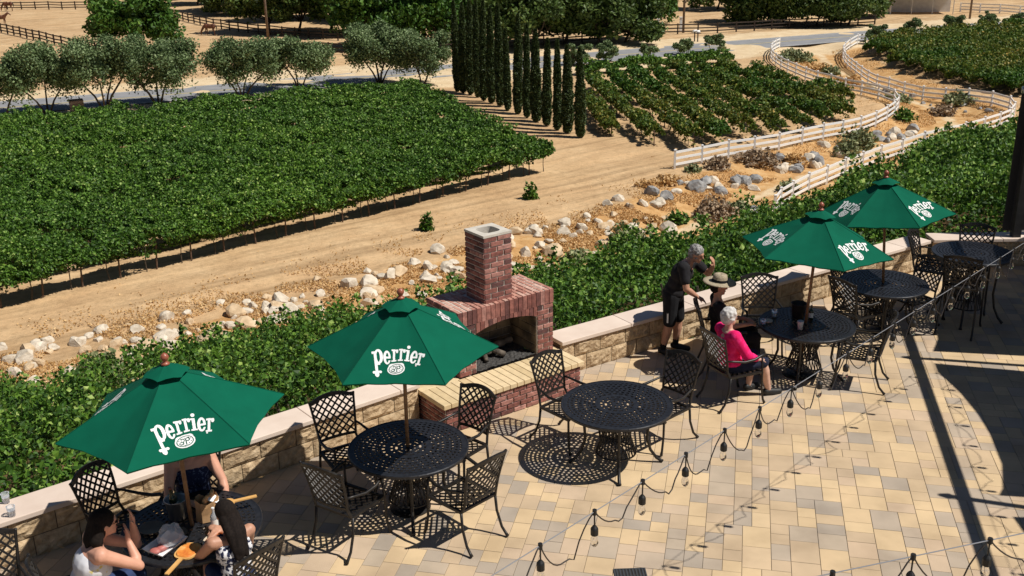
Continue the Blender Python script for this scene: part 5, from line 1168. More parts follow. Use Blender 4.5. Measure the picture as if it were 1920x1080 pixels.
# ------------------------------------------------------------------ poles, crate, sign, horses
M['pole_wood'] = noise_mat('utility_pole_wood', [(.3, (.12, .08, .055)), (.7, (.22, .15, .10))], 3)
for x, y, r_, l in ((503, 74, .17, 'weathered wooden utility pole standing left among the far trees'), (1281, 62, .16, 'utility pole beside the white gate posts'), (1818, 36, .15, 'utility pole in the upper right corner')):
    p = pix(x, y, ZF); t = empty('utility_pole', (p[0], p[1], tz(p[0], p[1])), R(35), l, 'utility pole'); mb = MB(); mb.tube([(0, 0, -.3), (0, 0, 5), (0, 0, 11)], [r_, r_ * .9, r_ * .7], 10); mb.build('pole', M['pole_wood'], t, smooth=True)
    mb = MB(); mb.box((0, .15, 10.2), (2.4, .1, .12)); mb.build('crossarm', M['pole_wood'], t)
p = pix(146, 213, ZF); t = empty('wooden_crate', (p[0], p[1], tz(p[0], p[1])), R(25), 'weathered wooden crate standing between two olive trees', 'crate')
M['grey_wood'] = noise_mat('weathered_boards', [(.3, (.12, .09, .07)), (.7, (.26, .2, .16))], 4)
for k in range(4):
    for s in (-1, 1):
        mb = MB(); mb.box((0, s * .52, .16 + k * .27), (1.1, .03, .24)); mb.build('board', M['grey_wood'], t)
        mb = MB(); mb.box((s * .53, 0, .16 + k * .27), (.03, 1.0, .24)); mb.build('board', M['grey_wood'], t)
mb = MB(); mb.box((0, 0, 1.13), (1.12, 1.1, .04)); mb.build('lid', M['grey_wood'], t)
for x, y, l in ((1358, 102, 'small green utility box at the roadside'), ):
    p = pix(x, y, ZF); mb = MB(); mb.box((0, 0, .35), (.35, .3, .8)); mb.box((0, 0, .77), (.4, .35, .05)); tag(mb.build('utility_box', M['sage'], loc=(p[0], p[1], tz(p[0], p[1])), bevel=.01), l, 'utility box')
p = pix(1305, 78, ZF); t = empty('mailbox_stand', (p[0], p[1], tz(p[0], p[1])), R(-60), 'white roadside mailboxes on a low wooden stand', 'mailbox')
for k in range(2):
    mb = MB(); mb.box((-.3 + k * .6, 0, .5), (.1, .1, 1.0)); mb.build('post', M['darkwood'], t)
mb = MB(); mb.box((0, 0, 1.02), (1.3, .5, .06)); mb.build('shelf', M['darkwood'], t)
for k in range(2):
    mb = MB(); mb.tube([(-.3 + k * .55, -.26, 1.2), (-.3 + k * .55, .26, 1.2)], .17, 12); mb.build('mailbox', M['white_vinyl'], t, smooth=True)

# vehicles and yard things in the far right corner
M['trailer'] = noise_mat('trailer_panel', [(.3, (.55, .56, .57)), (.7, (.68, .69, .70))], 2, rough=.4)
p = pix(1725, 24, ZF); t = empty('horse_shelter', (p[0], p[1], tz(p[0], p[1])), R(-10), 'pale metal sided animal shelter behind the young olives at the upper right', 'shed')
mb = MB(); mb.box((0, 1.6, 1.3), (9, .1, 2.6)); mb.build('back_wall', M['trailer'], t)
mb = MB(); mb.box((-4.5, 0, 1.2), (.1, 3.2, 2.4)); mb.build('side_wall', M['trailer'], t)
mb = MB(); mb.box((0, 0, 2.72), (9.6, 4, .08), M=Matrix.Rotation(R(5), 3, 'X')); mb.build('roof', M['trailer'], t)
for k in range(4):
    mb = MB(); mb.box((-4.4 + k * 2.9, -1.5, 1.25), (.1, .1, 2.5)); mb.build('post', M['trailer'], t)

def curls(prims, seed=1, n=60, r=(.014, .026)):
    rg_ = random.Random(seed); out = list(prims)
    for _ in range(n):
        u = Vector((rg_.gauss(-.35, 1), rg_.gauss(0, 1), rg_.gauss(.35, 1))).normalized()
        if u.x > .55 and u.z < .55: continue
        e = (.105, .09, .10); out.append(((-.022 + u.x * e[0], u.y * e[1], .035 + u.z * e[2]), (rg_.uniform(*r), rg_.uniform(*r), rg_.uniform(*r)), 'O'))
    return out
def skin_union(name, prims, m, parent=None, voxel=.02, smooth=4, loc=None):
    """union of tapered limbs and ellipsoids remeshed into ONE continuous surface"""
    mb = MB()
    for pr_ in prims:
        if pr_[0] == 'L':      # limb: points, radii
            pts = [Vector(p) for p in pr_[1]]; rs = pr_[2]
            mb.tube(pts, list(rs), 10)
            for p_, r_ in zip(pts, rs): mb.ell(p_, (r_, r_, r_), n=10, m=7)
        else: mb.ell(pr_[1], pr_[2], M=pr_[3] if len(pr_) > 3 else None, n=14, m=10)
    o = mb.build(name, m)
    md = o.modifiers.new('r', 'REMESH'); md.mode = 'VOXEL'; md.voxel_size = voxel; md.use_smooth_shade = True
    if smooth: s_ = o.modifiers.new('s', 'SMOOTH'); s_.iterations = smooth; s_.factor = .5
    dg_ = bpy.context.evaluated_depsgraph_get(); me = D.meshes.new_from_object(o.evaluated_get(dg_)); old = o.data
    D.objects.remove(o); D.meshes.remove(old); me.name = name
    o = D.objects.new(name, me); COL.objects.link(o)
    if not me.materials: me.materials.append(m)
    if parent: o.parent = parent
    if loc is not None: o.location = loc
    return o
M['horse'] = noise_mat('bay_horse_coat', [(.3, (.07, .025, .012)), (.7, (.16, .06, .03))], 2, rough=.5)
M['horse_dark'] = mat('black_mane', (.012, .01, .009), .7)
def horse(px, py, rz, graze, label):
    p = pix(px, py, ZF); root = empty('horse', (p[0], p[1], tz(p[0], p[1])), rz, label, 'horse', 'horses in the paddock')
    hp = [('O', (0, 0, 1.22), (.62, .27, .31)), ('O', (.48, 0, 1.24), (.30, .25, .34)), ('O', (-.5, 0, 1.28), (.34, .27, .32))]
    if graze: nk = [(.6, 0, 1.35), (.95, 0, 1.05), (1.22, 0, .62)]; hd = [(1.22, 0, .62), (1.30, 0, .40), (1.32, 0, .16)]
    else: nk = [(.6, 0, 1.38), (.92, 0, 1.62), (1.12, 0, 1.82)]; hd = [(1.10, 0, 1.84), (1.30, 0, 1.70), (1.50, 0, 1.50)]
    hp += [('L', nk, (.24, .17, .13)), ('L', hd, (.125, .11, .07)), ('L', [(hd[0][0], .06, hd[0][2] + .08), (hd[0][0] - .02, .08, hd[0][2] + .22)], (.035, .015)), ('L', [(hd[0][0], -.06, hd[0][2] + .08), (hd[0][0] - .02, -.08, hd[0][2] + .22)], (.035, .015))]
    for s in (-1, 1):
        hp.append(('L', [(.5, s * .15, 1.1), (.52 + s * .05, s * .15, .62), (.50 + s * .06, s * .15, .28), (.53 + s * .06, s * .15, .05)], (.12, .07, .045, .06)))
        hp.append(('L', [(-.55, s * .15, 1.15), (-.42 - s * .04, s * .16, .78), (-.62 - s * .05, s * .16, .5), (-.58 - s * .05, s * .16, .06)], (.17, .10, .055, .06)))
    skin_union('body', hp, M['horse'], root, .035, 4)
    tl = MB(); tl.tube([(-.78, 0, 1.4), (-.92, 0, 1.15), (-.93, 0, .6)], [.05, .08, .02], 7); tl.build('tail', M['horse_dark'], root, smooth=True)
    mn = MB(); a, b_ = Vector(nk[0]), Vector(nk[2]); mn.tube([a + Vector((.0, .0, .2)), a.lerp(b_, .5) + Vector((.02, .03, .17)), b_ + Vector((.03, .02, .14))], [.04, .06, .035], 6); mn.build('mane', M['horse_dark'], root, smooth=True)
horse(17, 21, R(178), True, 'brown horse near the back fence in the upper left corner')
horse(3, 46, R(10), False, 'brown horse cut by the left edge of the paddock')
horse(395, 66, R(172), True, 'brown horse grazing beside the dark ranch fence')

# ------------------------------------------------------------------ people
def skin(name, c, var=.12):
    return noise_mat(name, [(.3, tuple(x * (1 - var) for x in c)), (.7, tuple(min(1, x * (1 + var)) for x in c))], 9, 4, rough=.5, spec=.4)
M['skin'] = skin('skin_light', (.62, .32, .22)); M['skin_tan'] = skin('skin_tanned', (.50, .26, .17)); M['skin_pale'] = skin('skin_pale', (.60, .36, .27))
def cloth(name, c, c2=None, scale=14, rough=.9, thr=(.45, .55)):
    return noise_mat(name, [(thr[0], c), (thr[1], c2 or tuple(x * 1.25 for x in c))], scale, 4, rough=rough, bump=.3, bscale=18, dist=.006, spec=.2)
M['black_cloth'] = cloth('black_cloth', (.013, .013, .015)); M['charcoal'] = cloth('charcoal_shirt', (.018, .017, .019)); M['pink'] = cloth('hot_pink_knit', (.75, .012, .13), (.85, .03, .2))
M['navy_print'] = cloth('navy_patterned_cloth', (.012, .018, .05), (.10, .13, .22), 42, thr=(.56, .62)); M['denim'] = cloth('denim', (.03, .05, .12)); M['white_print_top'] = cloth('white_lemon_print', (.72, .72, .76), (.70, .58, .18), 13, thr=(.60, .66))
M['stripe_top'] = cloth('navy_white_stripe', (.02, .025, .06), (.7, .7, .72), 30, thr=(.5, .54)); M['navy_short'] = cloth('dark_navy_cloth', (.018, .022, .045))
M['hair_grey'] = cloth('grey_hair', (.16, .155, .15), (.34, .33, .32), 45); M['hair_white'] = cloth('white_hair', (.50, .48, .46), (.64, .62, .60), 30); M['hair_dark'] = cloth('dark_brown_hair', (.010, .007, .006), (.016, .011, .009), 60)
M['straw'] = cloth('straw', (.30, .25, .17), (.42, .35, .25), 60); M['shoe'] = mat('black_shoe', (.012, .012, .012), .6); M['eye'] = mat('dark_eye', (.02, .015, .012), .2); M['lips'] = mat('lips', (.45, .14, .12), .5)
def hand_prims(w, d, n, s=1.0, curl=.5, side=1):
    """palm, four unequal curled fingers and a side thumb"""
    w = Vector(w); d = Vector(d).normalized(); n = Vector(n); n = (n - d * n.dot(d)).normalized(); b = d.cross(n) * side; out = []
    pc = w + d * .048 * s; out.append(('L', [w, w + d * .03 * s + b * .012 * s, w + d * .075 * s + b * .018 * s], (.021 * s, .024 * s, .021 * s))); out.append(('L', [w, w + d * .03 * s - b * .012 * s, w + d * .072 * s - b * .02 * s], (.021 * s, .022 * s, .019 * s)))
    for i, (o_, l_) in enumerate(((.032, .068), (.011, .078), (-.011, .072), (-.031, .056))):
        p0 = w + d * .078 * s + b * o_ * s; c1 = curl * (.5 + .1 * i); d1 = (d * math.cos(c1) - n * math.sin(c1)); d2 = (d * math.cos(c1 * 2.1) - n * math.sin(c1 * 2.1)); p1 = p0 + d1 * l_ * .55 * s; p2 = p1 + d2 * l_ * .5 * s
        out.append(('L', [p0, p1, p2], (.0105 * s, .0095 * s, .008 * s)))
    t0 = w + d * .025 * s + b * .03 * s; t1 = t0 + (d * .55 + b * .8 - n * .2).normalized() * .035 * s; t2 = t1 + (d * .9 + b * .25 - n * .35).normalized() * .032 * s; out.append(('L', [t0, t1, t2], (.014 * s, .0115 * s, .009 * s)))
    return out
def lerp(a, b, t): return Vector(a).lerp(Vector(b), t)
def person(loc, rz, J, sc=1.0, sk='skin', label='', top=None, sleeve=.0, bottom=None, leg_to=1.0, hair=None, hair_prims=(), build=1.0, shoes='shoe', low_sleeve=None, bare_back=False, name='person', face_dir=(1, 0, 0), face_up=(0, 0, 1), curl=.5, sock=None, fem=False):
    root = empty(name, loc, rz, label, 'person'); V_ = lambda k: Vector(J[k]) * sc
    pel, che, nek, hed = V_('pelvis'), V_('chest'), V_('neck'), V_('head'); b = build; P = []
    fd = Vector(face_dir).normalized(); fu = Vector(face_up); fu = (fu - fd * fu.dot(fd)).normalized(); fs = fu.cross(fd); HM = Matrix((fd, fs, fu)).transposed()
    h = lambda x, y, z: hed + HM @ (Vector((x, y, z)) * sc)
    mid = pel.lerp(che, .5); sl, sr = V_('shL'), V_('shR'); across = (sl - sr).normalized(); up_ = (nek - pel).normalized(); fwd = across.cross(up_).normalized()
    TM = Matrix((fwd, across, up_)).transposed()
    P += [('O', pel, (.115 * b, .155 * b, .12), TM), ('O', mid, (.105 * b, .135 * b, .15), TM), ('O', che, (.115 * b, .16 * b, .16), TM), ('L', [nek - up_ * .05, nek, hed - fu * .05 * sc - fd * .01], (.07 * sc, .055 * sc, .052 * sc))]
    P.append(('L', [sl, che + up_ * .10 + across * .05, che + up_ * .10 - across * .05, sr], (.06 * b, .075 * b, .075 * b, .06 * b)))
    if fem: P += [('O', che + fwd * .085 + across * .07 - up_ * .03, (.06, .06, .06)), ('O', che + fwd * .085 - across * .07 - up_ * .03, (.06, .06, .06))]
    # head with jaw, nose, ears, brow
    P += [('O', h(-.01, 0, .02), (.098 * sc, .077 * sc, .105 * sc), HM), ('O', h(.022, 0, -.045), (.068 * sc, .058 * sc, .065 * sc), HM), ('L', [h(.083, 0, .025), h(.103, 0, -.012)], (.010 * sc, .015 * sc)), ('O', h(-.005, .078, -.005), (.018 * sc, .012 * sc, .03 * sc), HM), ('O', h(-.005, -.078, -.005), (.018 * sc, .012 * sc, .03 * sc), HM), ('L', [h(.078, -.03, .035), h(.078, .03, .035)], (.014 * sc, .014 * sc)), ('O', h(.07, 0, -.085), (.022 * sc, .024 * sc, .02 * sc), HM), ('L', [h(.078, -.018, -.052), h(.078, .018, -.052)], (.012 * sc, .012 * sc))]
    arms = {}; legs = {}
    for s in 'LR':
        a0, a1, a2 = V_('sh' + s), V_('el' + s), V_('wr' + s); arms[s] = (a0, a1, a2)
        P.append(('L', [a0, lerp(a0, a1, .5), a1, lerp(a1, a2, .3), a2], (.056 * b, .047 * b, .039 * b, .040 * b, .026)))
        hd_ = Vector(J.get('hd' + s, (a2 - a1).normalized())); hn = Vector(J.get('hn' + s, (0, 0, 1))); P += hand_prims(a2, hd_, hn, sc, curl, 1 if s == 'R' else -1)
        l0, l1, l2, l3 = V_('hip' + s), V_('kn' + s), V_('an' + s), V_('to' + s); legs[s] = (l0, l1, l2, l3)
        P.append(('L', [l0, lerp(l0, l1, .5), l1, lerp(l1, l2, .35), l2], (.088 * b, .074 * b, .055 * b, .056 * b, .036))); P.append(('L', [l2, l2 + Vector((0, 0, -.035)), l3], (.036, .036, .026)))
    skin_union('body', P, M[sk], root, .0085, 5)
    for s in (-1, 1):
        mb = MB(); mb.ell(h(.080, s * .031, .012), (.009 * sc,) * 3, n=8, m=6); mb.build('eye', M['eye'], root, smooth=True)
    mb = MB(); mb.tube([h(.085, -.022, -.052), h(.092, 0, -.050), h(.085, .022, -.052)], [.004 * sc, .007 * sc, .004 * sc], 6); mb.build('mouth', M['lips'], root, smooth=True)
    if top:
        Q = [('O', pel + up_ * .05, (.127 * b, .165 * b, .12), TM), ('O', mid, (.118 * b, .148 * b, .15), TM), ('O', che - up_ * .01, (.128 * b, .168 * b, .155), TM)]
        if sleeve > 0: Q.append(('L', [sl, che + up_ * .085 + across * .05, che + up_ * .085 - across * .05, sr], (.072 * b, .082 * b, .082 * b, .072 * b)))
        else:
            for sd in (1, -1): Q.append(('L', [che + up_ * .02 + across * sd * .10, che + up_ * .135 + across * sd * .088, che + up_ * .02 + across * sd * .10 - fwd * .06], (.05, .048, .05)))
        if fem: Q += [('O', che + fwd * .09 + across * .07 - up_ * .03, (.07, .07, .07)), ('O', che + fwd * .09 - across * .07 - up_ * .03, (.07, .07, .07))]
        for s in 'LR':
            a0, a1, a2 = arms[s]
            if sleeve > 0: Q.append(('L', [a0, lerp(a0, a1, .5 * min(1, sleeve)), lerp(a0, a1, min(1, sleeve))], (.068 * b, .062 * b, .060 * b)))
            if sleeve > 1: Q.append(('L', [a1, lerp(a1, a2, (sleeve - 1) * .5), lerp(a1, a2, sleeve - 1)], (.055 * b, .05 * b, .042)))
        skin_union('top', Q, M[top], root, .012, 3)
    if bottom:
        Q = [('O', pel - up_ * .01, (.126 * b, .167 * b, .12), TM)]
        for s in 'LR':
            l0, l1, l2, l3 = legs[s]; t = min(1, leg_to); Q.append(('L', [l0, lerp(l0, l1, t * .5), lerp(l0, l1, t)], (.102 * b, .090 * b, .080 * b)))
            if leg_to > 1: Q.append(('L', [l1, lerp(l1, l2, (leg_to - 1) * .5), lerp(l1, l2, leg_to - 1)], (.07 * b, .065, .058)))
        skin_union('trousers' if leg_to > 1 else 'shorts', Q, M[bottom], root, .012, 3)
    for s in 'LR':
        l2, l3 = legs[s][2], legs[s][3]; d_ = (l3 - l2); d_.z = 0; d_.normalize(); z_ = l2.z - .055
        if sock: skin_union('sock', [('L', [legs[s][2] + (legs[s][1] - legs[s][2]) * .3, legs[s][2]], (.046, .042))], M[sock], root, .01, 1)
        skin_union('shoe', [('L', [l2 + Vector((0, 0, -.03)) - d_ * .03, l3 + d_ * .02], (.046, .038)), ('O', (l2 + l3) / 2 + Vector((0, 0, -.035)), (.12, .046, .022), Matrix.Rotation(math.atan2(d_.y, d_.x), 3, 'Z'))], M[shoes], root, .01, 2)
    if hair: skin_union('hair', [('O', h(*q[0]), tuple(x * sc for x in q[1]), HM) if q[2] == 'O' else ('L', [h(*x) for x in q[0]], [x * sc for x in q[1]]) for q in hair_prims], M[hair], root, .010, 2)
    return root, h, HM
SHORT = [((-.022, 0, .04), (.105, .085, .10), 'O'), ((-.05, 0, -.005), (.075, .08, .09), 'O')]
def seated(lean=0.0, sh=.175, knw=.11, foot=(.42, .0), hands=None):
    c, s = math.cos(lean), math.sin(lean); f = lambda x, z: (x * c + (z - .52) * s - .06, 0, .52 + (z - .52) * c - x * s)
    J = {'pelvis': (-.06, 0, .54), 'chest': f(0, .86), 'neck': f(-.0, 1.05), 'head': f(.03, 1.21)}
    S_ = f(-.01, 1.0)
    for k, q in (('L', 1), ('R', -1)):
        J['sh' + k] = (S_[0], q * sh, S_[2]); J['hip' + k] = (-.04, q * .085, .52); J['kn' + k] = (.39, q * knw, .53); J['an' + k] = (foot[0], q * .10, .09); J['to' + k] = (foot[0] + .15, q * .12, .035)
        J['el' + k] = (S_[0] + .08, q * (sh + .06), S_[2] - .27); J['wr' + k] = (S_[0] + .28, q * .15, S_[2] - .35)
    return J
# man standing behind the straw hat person, bent forward on the chair back
J = {'pelvis': (.0, 0, .90), 'chest': (.12, 0, 1.22), 'neck': (.22, 0, 1.40), 'head': (.31, 0, 1.50), 'shL': (.20, .20, 1.35), 'shR': (.20, -.20, 1.35), 'elL': (.42, .24, 1.16), 'wrL': (.52, .10, 1.34), 'hdL': (0, -.3, .8), 'hnL': (1, 0, 0), 'elR': (.27, -.27, 1.08), 'wrR': (.40, -.16, .95), 'hdR': (.7, .2, -.35), 'hnR': (0, 0, 1),
     'hipL': (-.0, .095, .88), 'hipR': (-.0, -.095, .88), 'knL': (.05, .12, .48), 'knR': (.0, -.12, .48), 'anL': (.02, .13, .09), 'anR': (-.08, -.13, .09), 'toL': (.18, .15, .035), 'toR': (.08, -.15, .035)}
rt_, h_, _ = person((2.18, 13.54, 0), R(-27), J, .97, 'skin_tan', 'grey haired man in dark polo shirt and black shorts standing behind the seated pair', 'charcoal', .62, 'black_cloth', .92, 'hair_grey', curls(SHORT, 3, 50, (.010, .018)), 1.16, face_dir=(1, -.1, -.35), sock='black_cloth')
for s in 'LR':
    a, b_ = Vector(J['hip' + s]) * .97, Vector(J['kn' + s]) * .97; q = 1 if s == 'L' else -1
    mb = MB(); mb.bar(a + Vector((0, q * .103, .02)), a.lerp(b_, .9) + Vector((0, q * .086, 0)), .022, .008, up=(0, 1, 0)); mb.build('side_stripe', M['white_print'], rt_)
# straw hat
J = seated(-.10); J['wrL'] = (.30, .08, .72); J['wrR'] = (.30, -.06, .70); J['hdL'] = (.5, -.6, -.1); J['hdR'] = (.5, .6, -.1)
rt_, h_, HM_ = person((2.76, 12.88, 0), R(-2), J, .98, 'skin_tan', 'person in wide straw hat and black top sitting at the cup table', 'black_cloth', .95, 'black_cloth', 1.85, 'hair_dark', SHORT, 1.0, face_dir=(1, 0, -.15), fem=True)
hat = MB(); hat.M = Matrix.Translation(h_(-.01, 0, .075)) @ HM_.to_4x4() @ Matrix.Rotation(R(-4), 4, 'Y'); hat.lathe([(.215, -.012), (.21, .0), (.16, -.006), (.098, .0), (.094, .05), (.086, .09), (.05, .105), (.0, .098)], n=28, cap=False)
ht_ = hat.build('sun_hat', M['straw'], None, smooth=True); m_ = ht_.modifiers.new('t', 'SOLIDIFY'); m_.thickness = .004; ht_.location = rt_.location; ht_.rotation_euler = rt_.rotation_euler; tag(ht_, 'wide brimmed straw hat with dark band on the seated person', 'hat')
bd = MB(); bd.M = hat.M; bd.lathe([(.0995, .004), (.0975, .036)], n=28, cap=False); bd.build('hat_band', M['black_cloth'], ht_, smooth=True)
# pink cardigan
J = seated(-.10, foot=(.52, 0)); J['elR'] = (.02, -.27, .74); J['wrR'] = (.28, -.17, .60); J['hdR'] = (.8, .2, -.2); J['elL'] = (.02, .25, .74); J['wrL'] = (.30, .10, .60); J['anL'] = (.36, .14, .09); J['toL'] = (.50, .16, .035)
person((2.72, 12.05, 0), R(22), J, .91, 'skin_pale', 'white haired person in hot pink cardigan seated with back to the wall', 'pink', 1.75, 'navy_short', .98, 'hair_white', curls([((-.025, 0, .035), (.108, .092, .102), 'O'), ((-.05, 0, -.01), (.09, .09, .09), 'O'), ((0, .05, .06), (.06, .04, .06), 'O'), ((0, -.05, .06), (.06, .04, .06), 'O')], 5, 110, (.016, .028)), 1.12, face_dir=(1, 0, -.1), fem=True)
# woman with sunglasses at the lower left
J = seated(.34); J['elR'] = (.40, -.13, .765); J['wrR'] = (.36, .02, .93); J['hdR'] = (.05, .12, .9); J['hnR'] = (1, 0, 0); J['elL'] = (.44, .20, .77); J['wrL'] = (.42, .12, 1.02); J['hdL'] = (.05, -.1, 1); J['hnL'] = (1, 0, 0); J['shR'] = (J['shR'][0] + .03, -.175, J['shR'][2])
LONG = [((-.025, 0, .035), (.108, .09, .102), 'O'), ((-.06, 0, -.05), (.075, .088, .10), 'O'), ([(-.06, .05, 0), (-.09, .07, -.10), (-.09, .06, -.19)], (.05, .05, .03), 'L'), ([(-.06, -.05, 0), (-.08, -.075, -.10), (-.07, -.07, -.19)], (.055, .055, .035), 'L'), ([(-.08, 0, 0), (-.12, 0, -.12), (-.12, 0, -.20)], (.06, .055, .035), 'L')]
rt_, h_, HM_ = person((-3.52, 7.44, 0), R(28), J, 1.0, 'skin', 'dark haired woman with sunglasses in white patterned sleeveless top, hand raised to her face', 'white_print_top', 0, 'denim', 1.9, 'hair_dark', LONG, 1.12, face_dir=(1, .05, -.1), curl=.35, fem=True)
gl = MB(); M['lens'] = mat('dark_lens', (.01, .01, .012), .08)
for s in (-1, 1): gl.ell(h_(.092, s * .033, .014), (.008, .027, .021), M=HM_, n=12, m=8); gl.tube([h_(.088, s * .058, .018), h_(.0, s * .082, .012)], .003, 5)
gl.tube([h_(.098, -.01, .02), h_(.098, .01, .02)], .003, 5); sg_ = gl.build('sunglasses', M['lens'], None, smooth=True); sg_.location = rt_.location; sg_.rotation_euler = rt_.rotation_euler; tag(sg_, 'dark sunglasses worn by the woman in the white patterned top', 'sunglasses')
# woman in navy behind the umbrella
J = seated(.02); J['elL'] = (.06, .26, .78); J['wrL'] = (.20, .27, .62); J['hdL'] = (.7, -.1, -.5); J['elR'] = (.12, -.24, .76); J['wrR'] = (.30, -.08, .76); J['hdR'] = (.6, .5, 0)
person((-3.02, 8.82, 0), R(-68), J, 1.0, 'skin', 'woman in navy patterned sleeveless top seated behind the pole, her head hidden by the umbrella', 'navy_print', 0, 'denim', 1.9, 'hair_dark', LONG, 1.12, face_dir=(1, 0, -.15), fem=True)
# girl with long dark hair, seen from behind
J = seated(.20); J['elL'] = (.30, .26, .70); J['wrL'] = (.40, .06, .80); J['elR'] = (.22, -.24, .72); J['wrR'] = (.42, -.08, .82)
person((-2.36, 7.66, 0), R(128), J, .93, 'skin_tan', 'girl with long dark hair seen from behind at the lower left table', 'stripe_top', 0, 'denim', .8, 'hair_dark', [((-.025, 0, .035), (.112, .094, .105), 'O'), ((-.06, 0, -.05), (.08, .09, .10), 'O'), ([(-.08, 0, -.02), (-.125, 0, -.16), (-.15, .015, -.32), (-.14, .02, -.42)], (.065, .062, .048, .02), 'L'), ([(-.07, .045, -.02), (-.125, .05, -.16), (-.15, .045, -.38)], (.055, .05, .025), 'L'), ([(-.07, -.045, -.02), (-.125, -.05, -.16), (-.15, -.045, -.38)], (.055, .05, .025), 'L')], .92, face_dir=(1, .1, -.25), fem=False)

# ------------------------------------------------------------------ things on the tables and the wall
TZ = .726
def put(name, loc, label, cat, rz=0): return empty(name, loc, rz, label, cat)
M['galv'] = noise_mat('galvanised_steel', [(.3, (.30, .31, .32)), (.7, (.5, .51, .52))], 6, rough=.3, metal=.9)
M['bottle_dark'] = mat('dark_bottle_glass', (.015, .03, .012), .08); M['label_paper'] = noise_mat('paper', [(.3, (.7, .68, .62)), (.7, (.82, .8, .75))], 12)
M['kraft'] = noise_mat('kraft_paper', [(.3, (.42, .24, .11)), (.7, (.56, .35, .18))], 9, rough=.9); M['toast'] = noise_mat('flatbread', [(.35, (.62, .16, .03)), (.55, (.75, .28, .05)), (.75, (.85, .5, .2))], 18, 8, rough=.6)
M['plate'] = noise_mat('ceramic_plate', [(.3, (.6, .5, .38)), (.7, (.74, .64, .5))], 5, rough=.3); M['board'] = noise_mat('serving_board', [(.3, (.62, .33, .10)), (.7, (.78, .47, .17))], 6, rough=.5); M['yellow_food'] = mat('lemon', (.85, .7, .08), .5)
M['white_paper'] = noise_mat('white_paper', [(.3, (.74, .75, .77)), (.7, (.82, .83, .85))], 12); M['chip'] = noise_mat('crisp_bread', [(.3, (.6, .28, .10)), (.7, (.85, .52, .25))], 16, rough=.7)
def bucket(loc, label, s=1.0, m='galv'):
    t = put('ice_bucket', loc, label, 'bucket'); b = MB(); b.lathe([(.0, .0), (.072, 0), (.078, .01), (.098, .19), (.104, .2), (.098, .203), (.092, .19), (.074, .02), (.0, .015)], n=26, cap=False); b.build('pail', M[m], t, smooth=True)
    for q in (-1, 1): b = MB(); b.tube([(q * .098, -.02, .15), (q * .118, -.018, .15), (q * .118, .018, .15), (q * .098, .02, .15)], .004, 6); b.build('handle', M[m], t)
    return t
bucket((-3.02, 8.30, TZ), 'steel ice bucket holding a bottle beside the leftmost umbrella pole')
def bottle(loc, tilt, m, label, h=.30, r=.038):
    t = put('bottle', loc, label, 'bottle'); t.rotation_euler = tilt; b = MB(); b.lathe([(.0, 0), (r, 0), (r, h * .6), (r * .8, h * .68), (r * .36, h * .78), (r * .34, h * .96)], n=18, cap=False); b.build('glass_body', M[m], t, smooth=True)
    b = MB(); b.lathe([(r * .4, h * .95), (r * .42, h * 1.0), (.0, h * 1.0)], n=14, cap=False); b.build('cap', M['redwood'] if m == 'bottle_dark' else M['white_print'], t); b = MB(); b.lathe([(r * 1.01, h * .18), (r * 1.01, h * .5)], n=18, cap=False); b.build('paper_label', M['label_paper'], t, smooth=True)
bottle((-3.02, 8.30, TZ + .03), (R(6), R(-5), 0), 'bottle_dark', 'dark bottle standing in the steel ice bucket')
M['clear_bottle'] = mat('clear_plastic', (.85, .88, .92), .1); M['clear_bottle'].node_tree.nodes['Principled BSDF'].inputs['Transmission Weight'].default_value = .7
bottle((-2.635, 8.10, TZ), (0, 0, 0), 'clear_bottle', 'clear water bottle in front of the paper bag', .22, .032)
# kraft bag with bread sticking out
t = put('paper_bag', (-2.74, 8.28, TZ), 'torn open brown paper bag of bread right of the umbrella pole', 'paper bag', R(20)); b = MB(); nb_ = 12; rb_ = random.Random(8); vs = []
for zi, z in enumerate((0, .07, .14, .2)):
    for k in range(nb_):
        a = 2 * math.pi * k / nb_; q = (abs(math.cos(a)) ** 4 + abs(math.sin(a)) ** 4) ** -.25; rr_ = rb_.uniform(.9, 1.1); vs.append((math.cos(a) * .10 * q * rr_, math.sin(a) * .065 * q * rr_, z + (rb_.uniform(-.04, .04) if zi == 3 else 0)))
b.add(vs, [(i * nb_ + k, i * nb_ + (k + 1) % nb_, (i + 1) * nb_ + (k + 1) % nb_, (i + 1) * nb_ + k) for i in range(3) for k in range(nb_)] + [tuple(range(nb_))[::-1]]); b.build('bag', M['kraft'], t)
for k, (x, y, z, l, a) in enumerate([(.0, .0, .15, .2, .5), (.04, .02, .16, .17, 1.2), (-.04, -.01, .15, .18, -.4)]):
    b = MB(); d_ = Vector((math.cos(a) * .5, math.sin(a) * .3, .8)).normalized(); b.tube([Vector((x, y, z - .08)), Vector((x, y, z)) + d_ * l * .3, Vector((x, y, z)) + d_ * l * .6], [.022, .028, .014], 8); b.build('bread_stick', M['chip'], t, smooth=True)
b = MB(); b.M = Matrix.Translation((.06, -.01, .2)) @ Matrix.Rotation(.5, 4, 'Y') @ Matrix.Rotation(.3, 4, 'X'); b.box((0, 0, 0), (.10, .09, .003)); b.build('napkin', M['white_paper'], t)
